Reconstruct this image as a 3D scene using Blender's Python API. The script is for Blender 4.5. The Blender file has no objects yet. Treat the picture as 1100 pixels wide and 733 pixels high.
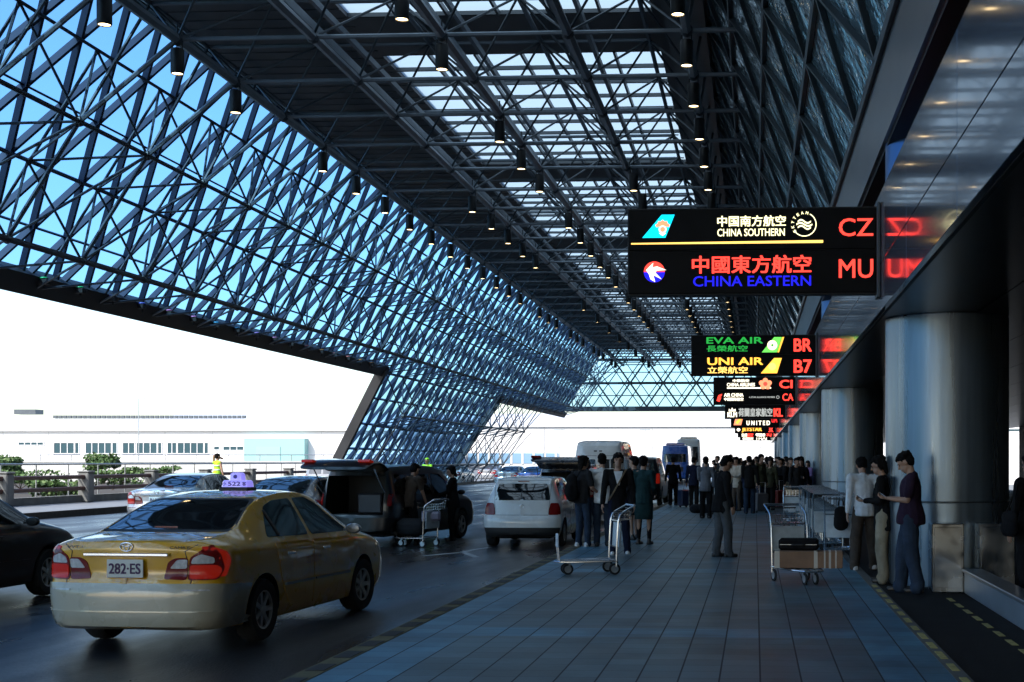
import bpy, bmesh, math, random
from math import sin, cos, pi, radians, sqrt, atan2
from mathutils import Vector, Matrix, noise
from mathutils.bvhtree import BVHTree
from mathutils.geometry import delaunay_2d_cdt
random.seed(7)
sc = bpy.context.scene
COL = sc.collection

# ---------------------------------------------------------------- camera
F = 1400.0; YAW = radians(3.0); VPX, HY = 811.0, 496.0; EYE = 1.65
PX0 = VPX - F*math.tan(YAW)
cd = bpy.data.cameras.new('camera'); cam = bpy.data.objects.new('camera', cd); COL.objects.link(cam)
cam.location = (0, 0, EYE); cam.rotation_euler = (pi/2, 0, YAW)
cd.sensor_width = 36; cd.lens = 36*F/1100
cd.shift_x = (550-PX0)/1100; cd.shift_y = (HY-366.5)/1100
cd.clip_start = 0.1; cd.clip_end = 3500
sc.camera = cam
DV = Vector((-sin(YAW), cos(YAW), 0)); RV = Vector((cos(YAW), sin(YAW), 0))
def ray(px, py): return DV + RV*((px-PX0)/F) + Vector((0, 0, (HY-py)/F))
def ground(px, py, z=0.0):
    r = ray(px, py); k = (z-EYE)/r.z
    return Vector((r.x*k, r.y*k, z))
def at(px, py, Y):
    r = ray(px, py); k = Y/r.y
    return Vector((r.x*k, Y, EYE+r.z*k))

# ---------------------------------------------------------------- light
SUN_EL, SUN_AZ = radians(42), radians(212)      # azimuth of the sun, clockwise from +Y
w = bpy.data.worlds.new('World'); sc.world = w; w.use_nodes = True
nt = w.node_tree; nt.nodes.clear()
sky = nt.nodes.new('ShaderNodeTexSky'); sky.sky_type = 'NISHITA'; sky.sun_disc = False
sky.sun_elevation = SUN_EL; sky.sun_rotation = SUN_AZ
sky.air_density = 1.0; sky.dust_density = 1.5; sky.ozone_density = 2.0
bg = nt.nodes.new('ShaderNodeBackground'); bg.inputs[1].default_value = 0.15
wo = nt.nodes.new('ShaderNodeOutputWorld')
nt.links.new(sky.outputs[0], bg.inputs[0]); nt.links.new(bg.outputs[0], wo.inputs[0])
sd = bpy.data.lights.new('sun', 'SUN'); sd.energy = 2.5; sd.angle = radians(0.5); sd.color = (1, .95, .87)
sun = bpy.data.objects.new('sun', sd); COL.objects.link(sun)
sdir = Vector((sin(SUN_AZ)*cos(SUN_EL), cos(SUN_AZ)*cos(SUN_EL), sin(SUN_EL)))
sun.rotation_euler = sdir.to_track_quat('Z', 'Y').to_euler()
sc.view_settings.view_transform = 'Standard'; sc.view_settings.look = 'None'
sc.view_settings.gamma = 1; sc.view_settings.use_curve_mapping = False
sc.view_settings.exposure = 1.3
sc.cycles.max_bounces = 8; sc.cycles.transparent_max_bounces = 24
sc.cycles.diffuse_bounces = 3; sc.cycles.glossy_bounces = 3
sc.cycles.caustics_reflective = False; sc.cycles.caustics_refractive = False
sc.cycles.use_denoising = True

# ---------------------------------------------------------------- materials
MATS = {}
def mat(name, col, rough=.5, metal=0.0, spec=.5, var=0.0, nscale=8.0, bump=0.0, bscale=40.0, coat=0.0, emit=None, estr=1.0, rvar=0.0, stretch=None, bdist=.02):
    if name in MATS: return MATS[name]
    m = bpy.data.materials.new(name); m.use_nodes = True; t = m.node_tree
    b = t.nodes['Principled BSDF']
    b.inputs['Base Color'].default_value = (*col, 1); b.inputs['Roughness'].default_value = rough
    b.inputs['Metallic'].default_value = metal; b.inputs['Specular IOR Level'].default_value = spec
    b.inputs['Coat Weight'].default_value = coat; b.inputs['Coat Roughness'].default_value = .04
    if emit: b.inputs['Emission Color'].default_value = (*emit, 1); b.inputs['Emission Strength'].default_value = estr
    tc = t.nodes.new('ShaderNodeTexCoord'); src = tc.outputs['Object']
    if stretch:
        mp = t.nodes.new('ShaderNodeMapping'); mp.inputs['Scale'].default_value = stretch
        t.links.new(src, mp.inputs[0]); src = mp.outputs[0]
    if var or rvar:
        n = t.nodes.new('ShaderNodeTexNoise'); n.inputs['Scale'].default_value = nscale; n.inputs['Detail'].default_value = 5
        t.links.new(src, n.inputs['Vector'])
        if var:
            mx = t.nodes.new('ShaderNodeMapRange'); mx.inputs['From Min'].default_value = .3; mx.inputs['From Max'].default_value = .7
            mx.inputs['To Min'].default_value = 1-var; mx.inputs['To Max'].default_value = 1+var
            t.links.new(n.outputs[0], mx.inputs[0])
            vm = t.nodes.new('ShaderNodeVectorMath'); vm.operation = 'SCALE'; vm.inputs[0].default_value = col
            t.links.new(mx.outputs[0], vm.inputs['Scale']); t.links.new(vm.outputs[0], b.inputs['Base Color'])
        if rvar:
            mr = t.nodes.new('ShaderNodeMapRange'); mr.inputs['From Min'].default_value = .35; mr.inputs['From Max'].default_value = .65
            mr.inputs['To Min'].default_value = max(.03, rough-rvar); mr.inputs['To Max'].default_value = rough+rvar
            t.links.new(n.outputs[0], mr.inputs[0]); t.links.new(mr.outputs[0], b.inputs['Roughness'])
    if bump:
        n2 = t.nodes.new('ShaderNodeTexNoise'); n2.inputs['Scale'].default_value = bscale; n2.inputs['Detail'].default_value = 3
        t.links.new(src, n2.inputs['Vector'])
        bp = t.nodes.new('ShaderNodeBump'); bp.inputs['Strength'].default_value = bump; bp.inputs['Distance'].default_value = bdist
        t.links.new(n2.outputs[0], bp.inputs['Height']); t.links.new(bp.outputs[0], b.inputs['Normal'])
    MATS[name] = m; return m
def glow(name, col, s=1.0):
    return mat(name, tuple(c*.1 for c in col), .6, emit=col, estr=s)
def paint(name, col, metal=.0, rough=.28):
    return mat(name, col, rough, metal=metal, coat=1.0, var=.04, nscale=3, rvar=.05)
def glassmat(name, tint, refl=.12):
    m = bpy.data.materials.new(name); m.use_nodes = True; t = m.node_tree; t.nodes.clear()
    o = t.nodes.new('ShaderNodeOutputMaterial'); tr = t.nodes.new('ShaderNodeBsdfTransparent'); tr.inputs[0].default_value = (*tint, 1)
    g = t.nodes.new('ShaderNodeBsdfGlossy'); g.inputs['Roughness'].default_value = .05; g.inputs[0].default_value = (.9, .95, 1, 1)
    mx = t.nodes.new('ShaderNodeMixShader'); mx.inputs[0].default_value = refl
    t.links.new(tr.outputs[0], mx.inputs[1]); t.links.new(g.outputs[0], mx.inputs[2]); t.links.new(mx.outputs[0], o.inputs[0])
    MATS[name] = m; return m

# ---------------------------------------------------------------- mesh helpers
class MB:
    def __init__(s): s.v = []; s.f = []; s.m = []; s.cur = 0
    def add(s, vs, fs):
        o = len(s.v); s.v.extend([tuple(p) for p in vs])
        for f in fs: s.f.append(tuple(i+o for i in f)); s.m.append(s.cur)
    def box(s, x0, x1, y0, y1, z0, z1, M=None):
        vs = [Vector((x, y, z)) for x in (x0, x1) for y in (y0, y1) for z in (z0, z1)]
        if M is not None: vs = [M @ v for v in vs]
        s.add(vs, [(0,1,3,2),(4,6,7,5),(0,4,5,1),(2,3,7,6),(0,2,6,4),(1,5,7,3)])
    def bbox(s, x0, x1, y0, y1, z0, z1, b=.01, M=None):
        vs = []; fs = []
        xs, ys, zs = (x0, x1), (y0, y1), (z0, z1); idx = {}
        for i in (0, 1):
            for j in (0, 1):
                for k in (0, 1):
                    dx, dy, dz = b*(1-2*i), b*(1-2*j), b*(1-2*k); c = Vector((xs[i], ys[j], zs[k]))
                    for a, d in enumerate(((0, dy, dz), (dx, 0, dz), (dx, dy, 0))):
                        idx[i, j, k, a] = len(vs); vs.append(c+Vector(d))
        if M is not None: vs = [M @ v for v in vs]
        I = idx
        for i in (0, 1):
            fs.append((I[i,0,0,0], I[i,1,0,0], I[i,1,1,0], I[i,0,1,0])); fs.append((I[0,i,0,1], I[1,i,0,1], I[1,i,1,1], I[0,i,1,1])); fs.append((I[0,0,i,2], I[1,0,i,2], I[1,1,i,2], I[0,1,i,2]))
            for j in (0, 1):
                fs.append((I[0,i,j,1], I[1,i,j,1], I[1,i,j,2], I[0,i,j,2])); fs.append((I[i,0,j,0], I[i,1,j,0], I[i,1,j,2], I[i,0,j,2])); fs.append((I[i,j,0,0], I[i,j,1,0], I[i,j,1,1], I[i,j,0,1]))
                for k in (0, 1): fs.append((I[i,j,k,0], I[i,j,k,1], I[i,j,k,2]))
        s.add(vs, fs); s.fix = True
    def tube(s, p, q, r, n=6, r2=None, cap=True):
        p, q = Vector(p), Vector(q); d = q-p
        if d.length < 1e-6: return
        d.normalize(); a = d.orthogonal().normalized(); b = d.cross(a); r2 = r if r2 is None else r2
        vs = []
        for c, rr in ((p, r), (q, r2)):
            for i in range(n):
                t = 2*pi*i/n; vs.append(c + a*(rr*cos(t)) + b*(rr*sin(t)))
        fs = [(i, (i+1) % n, n+(i+1) % n, n+i) for i in range(n)]
        if cap: fs += [tuple(range(n-1, -1, -1)), tuple(range(n, 2*n))]
        s.add(vs, fs)
    def path(s, pts, r, n=8):
        pts = [Vector(p) for p in pts]; rings = []; prev = None
        for i, p in enumerate(pts):
            d = (pts[min(i+1, len(pts)-1)]-pts[max(i-1, 0)]).normalized()
            a = (prev - d*prev.dot(d)).normalized() if prev is not None else d.orthogonal().normalized()
            prev = a; b = d.cross(a)
            rings.append([p + a*(r*cos(2*pi*k/n)) + b*(r*sin(2*pi*k/n)) for k in range(n)])
        s.loft(rings, True, True)
    def bar(s, p, q, wd, dp, nrm):
        p, q, nrm = Vector(p), Vector(q), Vector(nrm).normalized(); d = (q-p).normalized(); sd_ = d.cross(nrm).normalized()
        vs = [c + sd_*(wd/2*a) + nrm*(dp/2*b) for c in (p, q) for a, b in ((-1,-1),(1,-1),(1,1),(-1,1))]
        s.add(vs, [(0,1,5,4),(1,2,6,5),(2,3,7,6),(3,0,4,7),(3,2,1,0),(4,5,6,7)])
    def loft(s, rings, closed=True, caps=False):
        n = len(rings[0]); vs = [p for r in rings for p in r]; fs = []
        for i in range(len(rings)-1):
            for j in range(n if closed else n-1):
                k = (j+1) % n; fs.append((i*n+j, i*n+k, (i+1)*n+k, (i+1)*n+j))
        if caps: fs += [tuple(range(n-1, -1, -1)), tuple(range((len(rings)-1)*n, len(rings)*n))]
        s.add(vs, fs)
    def lathe(s, prof, c=(0,0,0), axis='z', n=24, caps=True):
        rings = []
        for r, h in prof:
            ring = []
            for i in range(n):
                t = 2*pi*i/n; a, b = r*cos(t), r*sin(t)
                ring.append(Vector(c)+(Vector((a, b, h)) if axis == 'z' else Vector((a, h, b)) if axis == 'y' else Vector((h, a, b))))
            rings.append(ring)
        s.loft(rings, True, caps)
    def quad(s, a, b, c, d): s.add([a, b, c, d], [(0,1,2,3)])
    def build(s, name, mats, parent=None, smooth=False, loc=None):
        me = bpy.data.meshes.new(name); me.from_pydata(s.v, [], s.f)
        if not isinstance(mats, (list, tuple)): mats = [mats]
        for m in mats: me.materials.append(m)
        if len(mats) > 1: me.polygons.foreach_set('material_index', s.m)
        bm = bmesh.new(); bm.from_mesh(me); bmesh.ops.recalc_face_normals(bm, faces=bm.faces); bm.to_mesh(me); bm.free()
        if smooth: me.shade_smooth() if smooth is True else me.shade_smooth()
        o = bpy.data.objects.new(name, me); COL.objects.link(o)
        if smooth == 'angle':
            for p in me.polygons: p.use_smooth = True
            me.set_sharp_from_angle(angle=radians(35))
        if parent: o.parent = parent
        if loc is not None: o.location = loc
        return o
def tag(o, label=None, cat=None, group=None, kind=None):
    if label: o['label'] = label
    if cat: o['category'] = cat
    if group: o['group'] = group
    if kind: o['kind'] = kind
    return o
def empty(name, loc=(0,0,0), rz=0.0, label=None, cat=None, group=None):
    o = bpy.data.objects.new(name, None); COL.objects.link(o); o.location = loc; o.rotation_euler = (0, 0, rz); o.empty_display_size = .2
    return tag(o, label, cat, group)
def copy_tree(o, parent=None):
    c = o.copy(); COL.objects.link(c)
    if parent: c.parent = parent
    for ch in [x for x in bpy.data.objects if x.parent == o]: copy_tree(ch, c)
    return c
def link_part(o, parent): o.parent = parent; return o

def text_mesh(s, x0, x1, z0, z1, y, m, parent, name='lettering', bold=0.0, mirror=False, italic=0.0, th=.004, facing=-1):
    """text filling the rectangle x0..x1, z0..z1 in the parent's space, facing -y"""
    cu = bpy.data.curves.new(name, 'FONT'); cu.body = s; cu.size = 1; cu.shear = italic; cu.extrude = 0; cu.resolution_u = 3
    ob = bpy.data.objects.new(name, cu); COL.objects.link(ob)
    dg = bpy.context.evaluated_depsgraph_get(); me = bpy.data.meshes.new_from_object(ob.evaluated_get(dg))
    bpy.data.objects.remove(ob); bpy.data.curves.remove(cu)
    xs = [v.co.x for v in me.vertices]; ys = [v.co.y for v in me.vertices]
    if not xs: return None
    a, b, c, d = min(xs), max(xs), min(ys), max(ys)
    for v in me.vertices:
        u = (v.co.x-a)/max(b-a, 1e-6); t = (v.co.y-c)/max(d-c, 1e-6)
        v.co = Vector((x0+(x1-x0)*u, y, z0+(z1-z0)*t))
    if bold:
        n = len(me.vertices); base = [v.co.copy() for v in me.vertices]; fs = [tuple(p.vertices) for p in me.polygons]; dl = bold*abs(z1-z0)*1.2; V = []; FF = []
        for k, (ax, az) in enumerate(((0, 0), (-dl, -dl*.6), (dl, -dl*.6), (-dl, dl*.6), (dl, dl*.6))):
            V += [c+Vector((ax, -.0004*k, az)) for c in base]; FF += [tuple(i+k*n for i in f) for f in fs]
        me.clear_geometry(); me.from_pydata(V, [], FF)
    me.materials.clear(); me.materials.append(m)
    for p in me.polygons: p.material_index = 0
    o = bpy.data.objects.new(name, me); COL.objects.link(o); o.parent = parent
    return o

# shared materials
M_lat = mat('lattice_steel', (.055, .07, .09), .5, metal=.2, var=.15, nscale=2)
M_steel = mat('painted_steel_tube', (.18, .215, .25), .45, metal=.3, var=.15, nscale=2)
M_dsteel = mat('dark_steel', (.075, .088, .10), .5, metal=.3, var=.15, nscale=2)
M_mull = mat('glazing_bar', (.016, .027, .060), .5, metal=.3, var=.1, nscale=1)
M_beam = mat('edge_beam', (.034, .036, .04), .6, metal=.1, var=.2, nscale=.6)
M_gl = glassmat('tinted_blue_glass', (.36, .66, .93), .05)
M_gl2 = glassmat('tinted_blue_gable_glass', (.5, .75, .95), .05)
M_black = mat('matt_black', (.008, .008, .009), .6)
M_rubber = mat('tyre_rubber', (.012, .012, .013), .85, bump=.3, bscale=60)
M_chrome = mat('chrome', (.75, .77, .8), .14, metal=1)
M_alu = mat('brushed_aluminium', (.42, .45, .48), .3, metal=.9, var=.1, nscale=6)
M_sglass = mat('side_window_glass', (.004, .005, .006), .06, spec=.35, coat=.15)
M_dglass = mat('car_window_glass', (.006, .008, .01), .03, spec=1.0, coat=1.0)
# ================================================================ STRUCTURE
M_asph = mat('asphalt', (.016, .017, .02), .34, spec=.4, var=.4, nscale=1.0, bump=.3, bscale=70, rvar=.12, stretch=(1, .22, 1))
M_ground = mat('far_ground', (.20, .20, .19), .9, var=.2, nscale=.05)
M_conc = mat('concrete', (.36, .36, .35), .8, var=.12, nscale=1.5, bump=.2)
M_island = mat('island_paving', (.20, .21, .22), .55, var=.15, nscale=1.2, bump=.2)

def paving():
    m = bpy.data.materials.new('pavement_tiles'); m.use_nodes = True; t = m.node_tree; N = t.nodes; L = t.links
    b = N['Principled BSDF']; g = N.new('ShaderNodeNewGeometry'); sp = N.new('ShaderNodeSeparateXYZ'); L.new(g.outputs['Position'], sp.inputs[0])
    def mt(op, a, bb=None, c=None):
        n = N.new('ShaderNodeMath'); n.operation = op
        for i, x in enumerate((a, bb, c)):
            if x is None: continue
            if hasattr(x, 'links'): L.new(x, n.inputs[i])
            else: n.inputs[i].default_value = x
        return n.outputs[0]
    X, Y = sp.outputs[0], sp.outputs[1]
    ix = mt('FLOOR', mt('DIVIDE', mt('ADD', X, 3.37), .31)); iy = mt('FLOOR', mt('DIVIDE', Y, .31))
    fx = mt('FRACT', mt('DIVIDE', mt('ADD', X, 3.37), .31)); fy = mt('FRACT', mt('DIVIDE', Y, .31))
    cb = N.new('ShaderNodeCombineXYZ'); L.new(ix, cb.inputs[0]); L.new(iy, cb.inputs[1])
    wn = N.new('ShaderNodeTexWhiteNoise'); wn.noise_dimensions = '2D'; L.new(cb.outputs[0], wn.inputs[0])
    jx = mt('GREATER_THAN', mt('ABSOLUTE', mt('SUBTRACT', fx, .5)), .478)
    jy = mt('MULTIPLY', mt('GREATER_THAN', mt('ABSOLUTE', mt('SUBTRACT', fy, .5)), .483), .4)
    joint = mt('MAXIMUM', jx, jy)
    # pale border and cross bands
    e1 = mt('LESS_THAN', ix, 2.0); e2 = mt('GREATER_THAN', ix, 13.0)
    pr = mt('MODULO', mt('ADD', Y, 7.0-12.1), 7.13); band = mt('LESS_THAN', pr, .62)
    pale = mt('MAXIMUM', mt('MAXIMUM', e1, e2), band)
    mx = N.new('ShaderNodeMix'); mx.data_type = 'RGBA'; L.new(pale, mx.inputs[0])
    mx.inputs[6].default_value = (.066, .122, .150, 1); mx.inputs[7].default_value = (.065, .19, .275, 1)
    no = N.new('ShaderNodeTexNoise'); no.inputs['Scale'].default_value = 1.3; no.inputs['Detail'].default_value = 6; L.new(g.outputs['Position'], no.inputs['Vector'])
    no2 = N.new('ShaderNodeTexNoise'); no2.inputs['Scale'].default_value = 90; no2.inputs['Detail'].default_value = 2; L.new(g.outputs['Position'], no2.inputs['Vector'])
    f = mt('ADD', mt('MULTIPLY', mt('SUBTRACT', wn.outputs[0], .5), .5), mt('ADD', .42, mt('ADD', mt('MULTIPLY', no.outputs[0], .75), mt('MULTIPLY', no2.outputs[0], .4))))
    vm = N.new('ShaderNodeVectorMath'); vm.operation = 'SCALE'; L.new(mx.outputs[2], vm.inputs[0]); L.new(f, vm.inputs['Scale'])
    m2 = N.new('ShaderNodeMix'); m2.data_type = 'RGBA'; L.new(joint, m2.inputs[0]); 
    no3 = N.new('ShaderNodeTexNoise'); no3.inputs['Scale'].default_value = .55; no3.inputs['Detail'].default_value = 9; no3.inputs['Roughness'].default_value = .75; L.new(g.outputs['Position'], no3.inputs['Vector'])
    vo = N.new('ShaderNodeTexVoronoi'); vo.inputs['Scale'].default_value = 1.9; L.new(g.outputs['Position'], vo.inputs['Vector'])
    spot = mt('MULTIPLY', mt('LESS_THAN', vo.outputs['Distance'], mt('MULTIPLY', no2.outputs[0], .055)), .5)
    st = N.new('ShaderNodeMapRange'); st.inputs['From Min'].default_value = .45; st.inputs['From Max'].default_value = .62; st.inputs['To Min'].default_value = 1.0; st.inputs['To Max'].default_value = .62; L.new(no3.outputs[0], st.inputs[0])
    v2 = N.new('ShaderNodeVectorMath'); v2.operation = 'SCALE'; L.new(vm.outputs[0], v2.inputs[0]); L.new(mt('MULTIPLY', st.outputs[0], mt('SUBTRACT', 1.0, spot)), v2.inputs['Scale'])
    L.new(v2.outputs[0], m2.inputs[6]); m2.inputs[7].default_value = (.02, .024, .03, 1)
    L.new(m2.outputs[2], b.inputs['Base Color'])
    L.new(mt('ADD', .36, mt('ADD', mt('MULTIPLY', no.outputs[0], .2), mt('MULTIPLY', joint, .3))), b.inputs['Roughness'])
    bp = N.new('ShaderNodeBump'); bp.inputs['Strength'].default_value = .5; bp.inputs['Distance'].default_value = .006
    L.new(mt('ADD', mt('SUBTRACT', 1.0, joint), mt('MULTIPLY', wn.outputs[0], .15)), bp.inputs['Height']); L.new(bp.outputs[0], b.inputs['Normal'])
    return m
M_pave = paving()

def slab(name, x0, x1, y0, y1, z0, z1, m, kind='structure'):
    b = MB(); b.box(x0, x1, y0, y1, z0, z1); return tag(b.build(name, m), kind=kind)
slab('ground', -1500, 1500, -300, 2600, -9, -8, M_ground)
slab('road', -22.4, -3.56, -30, 205, -.8, -.15, M_asph)
slab('pavement', -3.37, 1.52, -30, 150, -.8, 0, M_pave)
slab('service_lane', 1.64, 15, -30, 150, -.8, -.02, mat('dark_lane_surface', (.010, .010, .010), .8, spec=.2, var=.2, nscale=2, bump=.3))
slab('island', -29.5, -22.55, -30, 205, -.8, .05, M_island)
b = MB(); b.box(-22.55, -22.4, -30, 205, -.8, .06)
tag(b.build('island_kerb', mat('kerb_dark', (.07, .07, .07), .7, var=.2)), kind='structure')

# striped kerbs
def striped_kerb(name, x0, x1, zt, zb, ya, yb, p, dash, ym, off=0.0):
    b = MB(); b.box(x0, x1, -30, 205 if x0 < 0 else 150, zb, zt); o = b.build(name, M_kerb); tag(o, kind='structure')
    d = MB(); y = ya+off
    r = random.Random(3)
    while y < yb:
        l = dash*(.93+.14*r.random())
        d.box(x0+.025, x1-.02, y, y+l, zt+.001, zt+.005); y += p
    tag(d.build(name+'_markings', ym), kind='structure')
M_kerb = mat('kerb_stone_yellow', (.13, .11, .05), .8, var=.3, nscale=5, bump=.3)
M_kblack = mat('kerb_dark_blocks', (.03, .03, .03), .8, var=.2)
striped_kerb('kerb', -3.56, -3.37, .004, -.8, 6, 75, .68, .36, M_kblack)
b = MB(); b.box(1.52, 1.64, -30, 150, -.8, .003); tag(b.build('kerb_edge', mat('kerb_edge_stone', (.09, .09, .085), .75, var=.2)), kind='structure')
M_yel = mat('yellow_road_paint', (.34, .29, .10), .8, var=.3, nscale=14)
d = MB(); y = 6.0; r = random.Random(5)
while y < 17.2: d.box(1.55, 1.61, y, y+r.uniform(.30, .42), .004, .008); y += .62
tag(d.build('kerb_edge_markings', M_yel), kind='structure')
d = MB(); y = 7.0
while y < 15.8: d.box(2.33, 2.39, y, y+.36, -.018, -.014); y += .62
tag(d.build('lane_dashes', M_yel), kind='structure')
# painted arrow on the road
M_wp = mat('white_road_paint', (.42, .43, .44), .6, var=.35, nscale=9)
def ground_strip(mb, pts, wd, z):
    for (a, c) in zip(pts[:-1], pts[1:]):
        a, c = Vector(a), Vector(c); d_ = (c-a).normalized(); s_ = Vector((-d_.y, d_.x, 0))*wd/2
        mb.add([(a-s_).to_3d()+Vector((0,0,z)), (a+s_)+Vector((0,0,z)), (c+s_)+Vector((0,0,z)), (c-s_)+Vector((0,0,z))], [(0,1,2,3)])
d = MB()
g = lambda x, y: Vector((ground(x, y, -.15).x, ground(x, y, -.15).y, 0))
ground_strip(d, [g(455, 597.5), g(497, 593.5), g(512, 599)], .13, -.146)
ground_strip(d, [g(497, 593.5), g(513, 590), g(526, 588.5)], .13, -.1455)
tag(d.build('road_markings', M_wp), kind='structure')
d = MB()
for xx in (-11.4, -15.2):
    y = 40
    while y < 140: d.box(xx-.06, xx+.06, y, y+4, -.146, -.142); y += 10
tag(d.build('lane_lines', M_wp), kind='structure')

# ---------------------------------------------------------------- canopy
Z0 = EYE
ZT, XT = 12+Z0, -16.0          # top of left wall
ZB, XB = 5+Z0, -20.5           # lower edge of the glazing
Y0, Y1 = -57.0, 138.0
UD = Vector((XT-XB, 0, ZT-ZB)); ULEN = UD.length; UD.normalize()
NI = Vector((UD.z, 0, -UD.x))                     # inward normal
def wp(y, t, off=0.0): return Vector((XB, y, ZB)) + UD*t + NI*off
RH = ULEN/5                                       # row height
LEGS = [(-57, -48), (-10, 20), (70, 102.5)]
LOW = -5                                          # leg rows below the edge (t down to -5*RH)
def inleg(y, t):
    if t >= -1e-4: return Y0-.01 <= y <= Y1+.01
    for a, c in LEGS:
        k = -t/(5*RH)
        if a+3*k-.01 <= y <= c-.8*k+.01: return True
    return False
canopy = empty('lattice_wall', (XB-4, 58, 0), 0, 'long leaning wall of blue glass behind crossing steel tubes, left of the road', 'glass wall')
def P(o):  # keep world coordinates while parenting to an empty with a location
    o.parent = canopy; o.matrix_parent_inverse = canopy.matrix_world.inverted(); return o
def par(o, e):
    o.parent = e; o.location = -Vector(e.location) if e.rotation_euler.z == 0 else o.location; return o
# glass
b = MB(); y = Y0
b.quad(wp(Y0, 0, -.02), wp(Y1, 0, -.02), wp(Y1, ULEN, -.02), wp(Y0, ULEN, -.02))
for a, c in LEGS: b.quad(wp(a, 0, -.02), wp(c, 0, -.02), wp(c-.8, LOW*RH, -.02), wp(a+3, LOW*RH, -.02))
par(b.build('glazing', M_gl), canopy)
# glazing bars: diagonals both ways + horizontals
b = MB(); sp = 1.75
def clip_diag(y0, sgn, mb, wd, dp, t0, t1, off=0.0, step=RH/2, dy=.4375):
    n = int(round((t1-t0)/step)); run = None; pts = []
    for i in range(n+1):
        t = t0+i*step; y = y0+sgn*dy*i
        if inleg(y, t): pts.append((y, t))
        else:
            if len(pts) > 1: mb.bar(wp(*pts[0], off), wp(*pts[-1], off), wd, dp, NI)
            pts = []
    if len(pts) > 1: mb.bar(wp(*pts[0], off), wp(*pts[-1], off), wd, dp, NI)
y = Y0-12
while y < Y1+12:
    clip_diag(y, 1, b, .10, .17, LOW*RH, ULEN, .11)
    clip_diag(y, -1, b, .10, .17, LOW*RH, ULEN, .11)
    y += sp
for k in range(LOW, 6):
    t = k*RH
    if k >= 0: b.bar(wp(Y0, t, .08), wp(Y1, t, .08), .05, .1, NI)
    else:
        for a, c in LEGS: kk = -t/(5*RH); b.bar(wp(a+3*kk, t, .08), wp(c-.8*kk, t, .08), .08, .15, NI)
par(b.build('glazing_bars', M_mull), canopy)
# space frame inside the glass
MOD = 3.5; D1 = 1.9
chord = MB(); web = MB(); node = MB()
tl = [i*2*RH for i in range(-3, 3)]
outer_t = [-4*RH, -2*RH, 0, 2*RH, 4*RH]; inner_t = [-5*RH, -3*RH, -1*RH, RH, 3*RH]
ny = int((Y1-Y0)/MOD)
for i in range(ny+1):
    y = Y0+i*MOD
    for j, t in enumerate(inner_t):
        if not inleg(y, min(t, t+.0)) and not (t < 0 and 103 < y < 113): continue
        p = wp(y, t, D1)
        node.lathe([(.02, -.13), (.1, -.09), (.13, 0), (.1, .09), (.02, .13)], p, 'z', 6)
        if i < ny and (t >= 0 or inleg(y+MOD, t) or 103 < y+MOD < 114): chord.tube(p, wp(y+MOD, t, D1), .06 if t != RH else .09)
        if j < 4 and inleg(y, inner_t[j+1]) or t < -RH: chord.tube(p, wp(y, inner_t[min(j+1, 4)], D1), .055)
        if j < 4 and i < ny: web.tube(p, wp(y+MOD, inner_t[j+1], D1), .036)
        if i < ny and j < 4 and t >= 0: web.tube(wp(y+MOD/2, t+RH, .3), wp(min(y+MOD*1.5, Y1), t+RH, .3), .03, 5)
        for dy in (-MOD/2, MOD/2):
            for dt in (-RH, RH):
                q = (y+dy, t+dt)
                if q[1] < LOW*RH-.01: continue
                if (inleg(*q) or (t < 0 and 102 < q[0] < 114)) and q[0] < Y1 + .1: web.tube(p, wp(*q, .25), .036, 5)
for j, t in enumerate(outer_t):
    for i in range(ny):
        y = Y0+MOD/2+i*MOD
        if inleg(y, t) and inleg(min(y+MOD, Y1), t): chord.tube(wp(y, t, .3), wp(min(y+MOD, Y1), t, .3), .045)
        if j < 4 and inleg(y, t) and inleg(y, outer_t[j+1]): web.tube(wp(y, t, .3), wp(y, outer_t[j+1], .3), .04)
par(chord.build('space_frame_chord', M_lat, smooth='angle'), canopy)
par(web.build('space_frame_bracing', M_lat, smooth='angle'), canopy)
par(node.build('space_frame_joint', M_dsteel), canopy)
# edge beams
b = MB()
b.bar(wp(20, .12, .12), wp(70.4, .12, .12), .62, .5, NI)
b.bar(wp(102, .12, .12), wp(Y1, .12, .12), .62, .5, NI)
for (ya, yb) in ((20, 17), (70, 73), (102.5, 101.7)):
    b.bar(wp(ya, .3, .2), wp(yb, LOW*RH, .2), .4, .5, NI)
par(b.build('edge_beam', M_beam), canopy)

# small coloured floodlights on the lower edge
cols = [(.05,.9,.3), (.1,.8,.35), (.35,.3,1), (.2,.25,1), (1,.35,.8), (.9,.35,1), (.1,.6,1), (.1,.8,1), (.6,.3,.9), (.8,.3,.6), (1,.25,.2), (1,.3,.3), (1,.4,.1), (1,.25,.1), (1,.3,.1), (1,.45,.15), (1,.6,.1)]
fm = MB(); fm.bbox(-.13, .13, -.09, .09, 0, .16, .02); fm.tube((0,0,-.12), (0,0,.01), .03)
first = None
ordn0 = ['first', 'second', 'third', 'fourth', 'fifth', 'sixth', 'seventh', 'eighth', 'ninth', 'tenth', 'eleventh', 'twelfth', 'thirteenth', 'fourteenth', 'fifteenth', 'sixteenth', 'seventeenth']
nm = ['green', 'green', 'violet', 'blue', 'pink', 'pink', 'light blue', 'light blue', 'purple', 'rose', 'red', 'red', 'orange', 'red', 'red', 'orange', 'orange']
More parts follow.
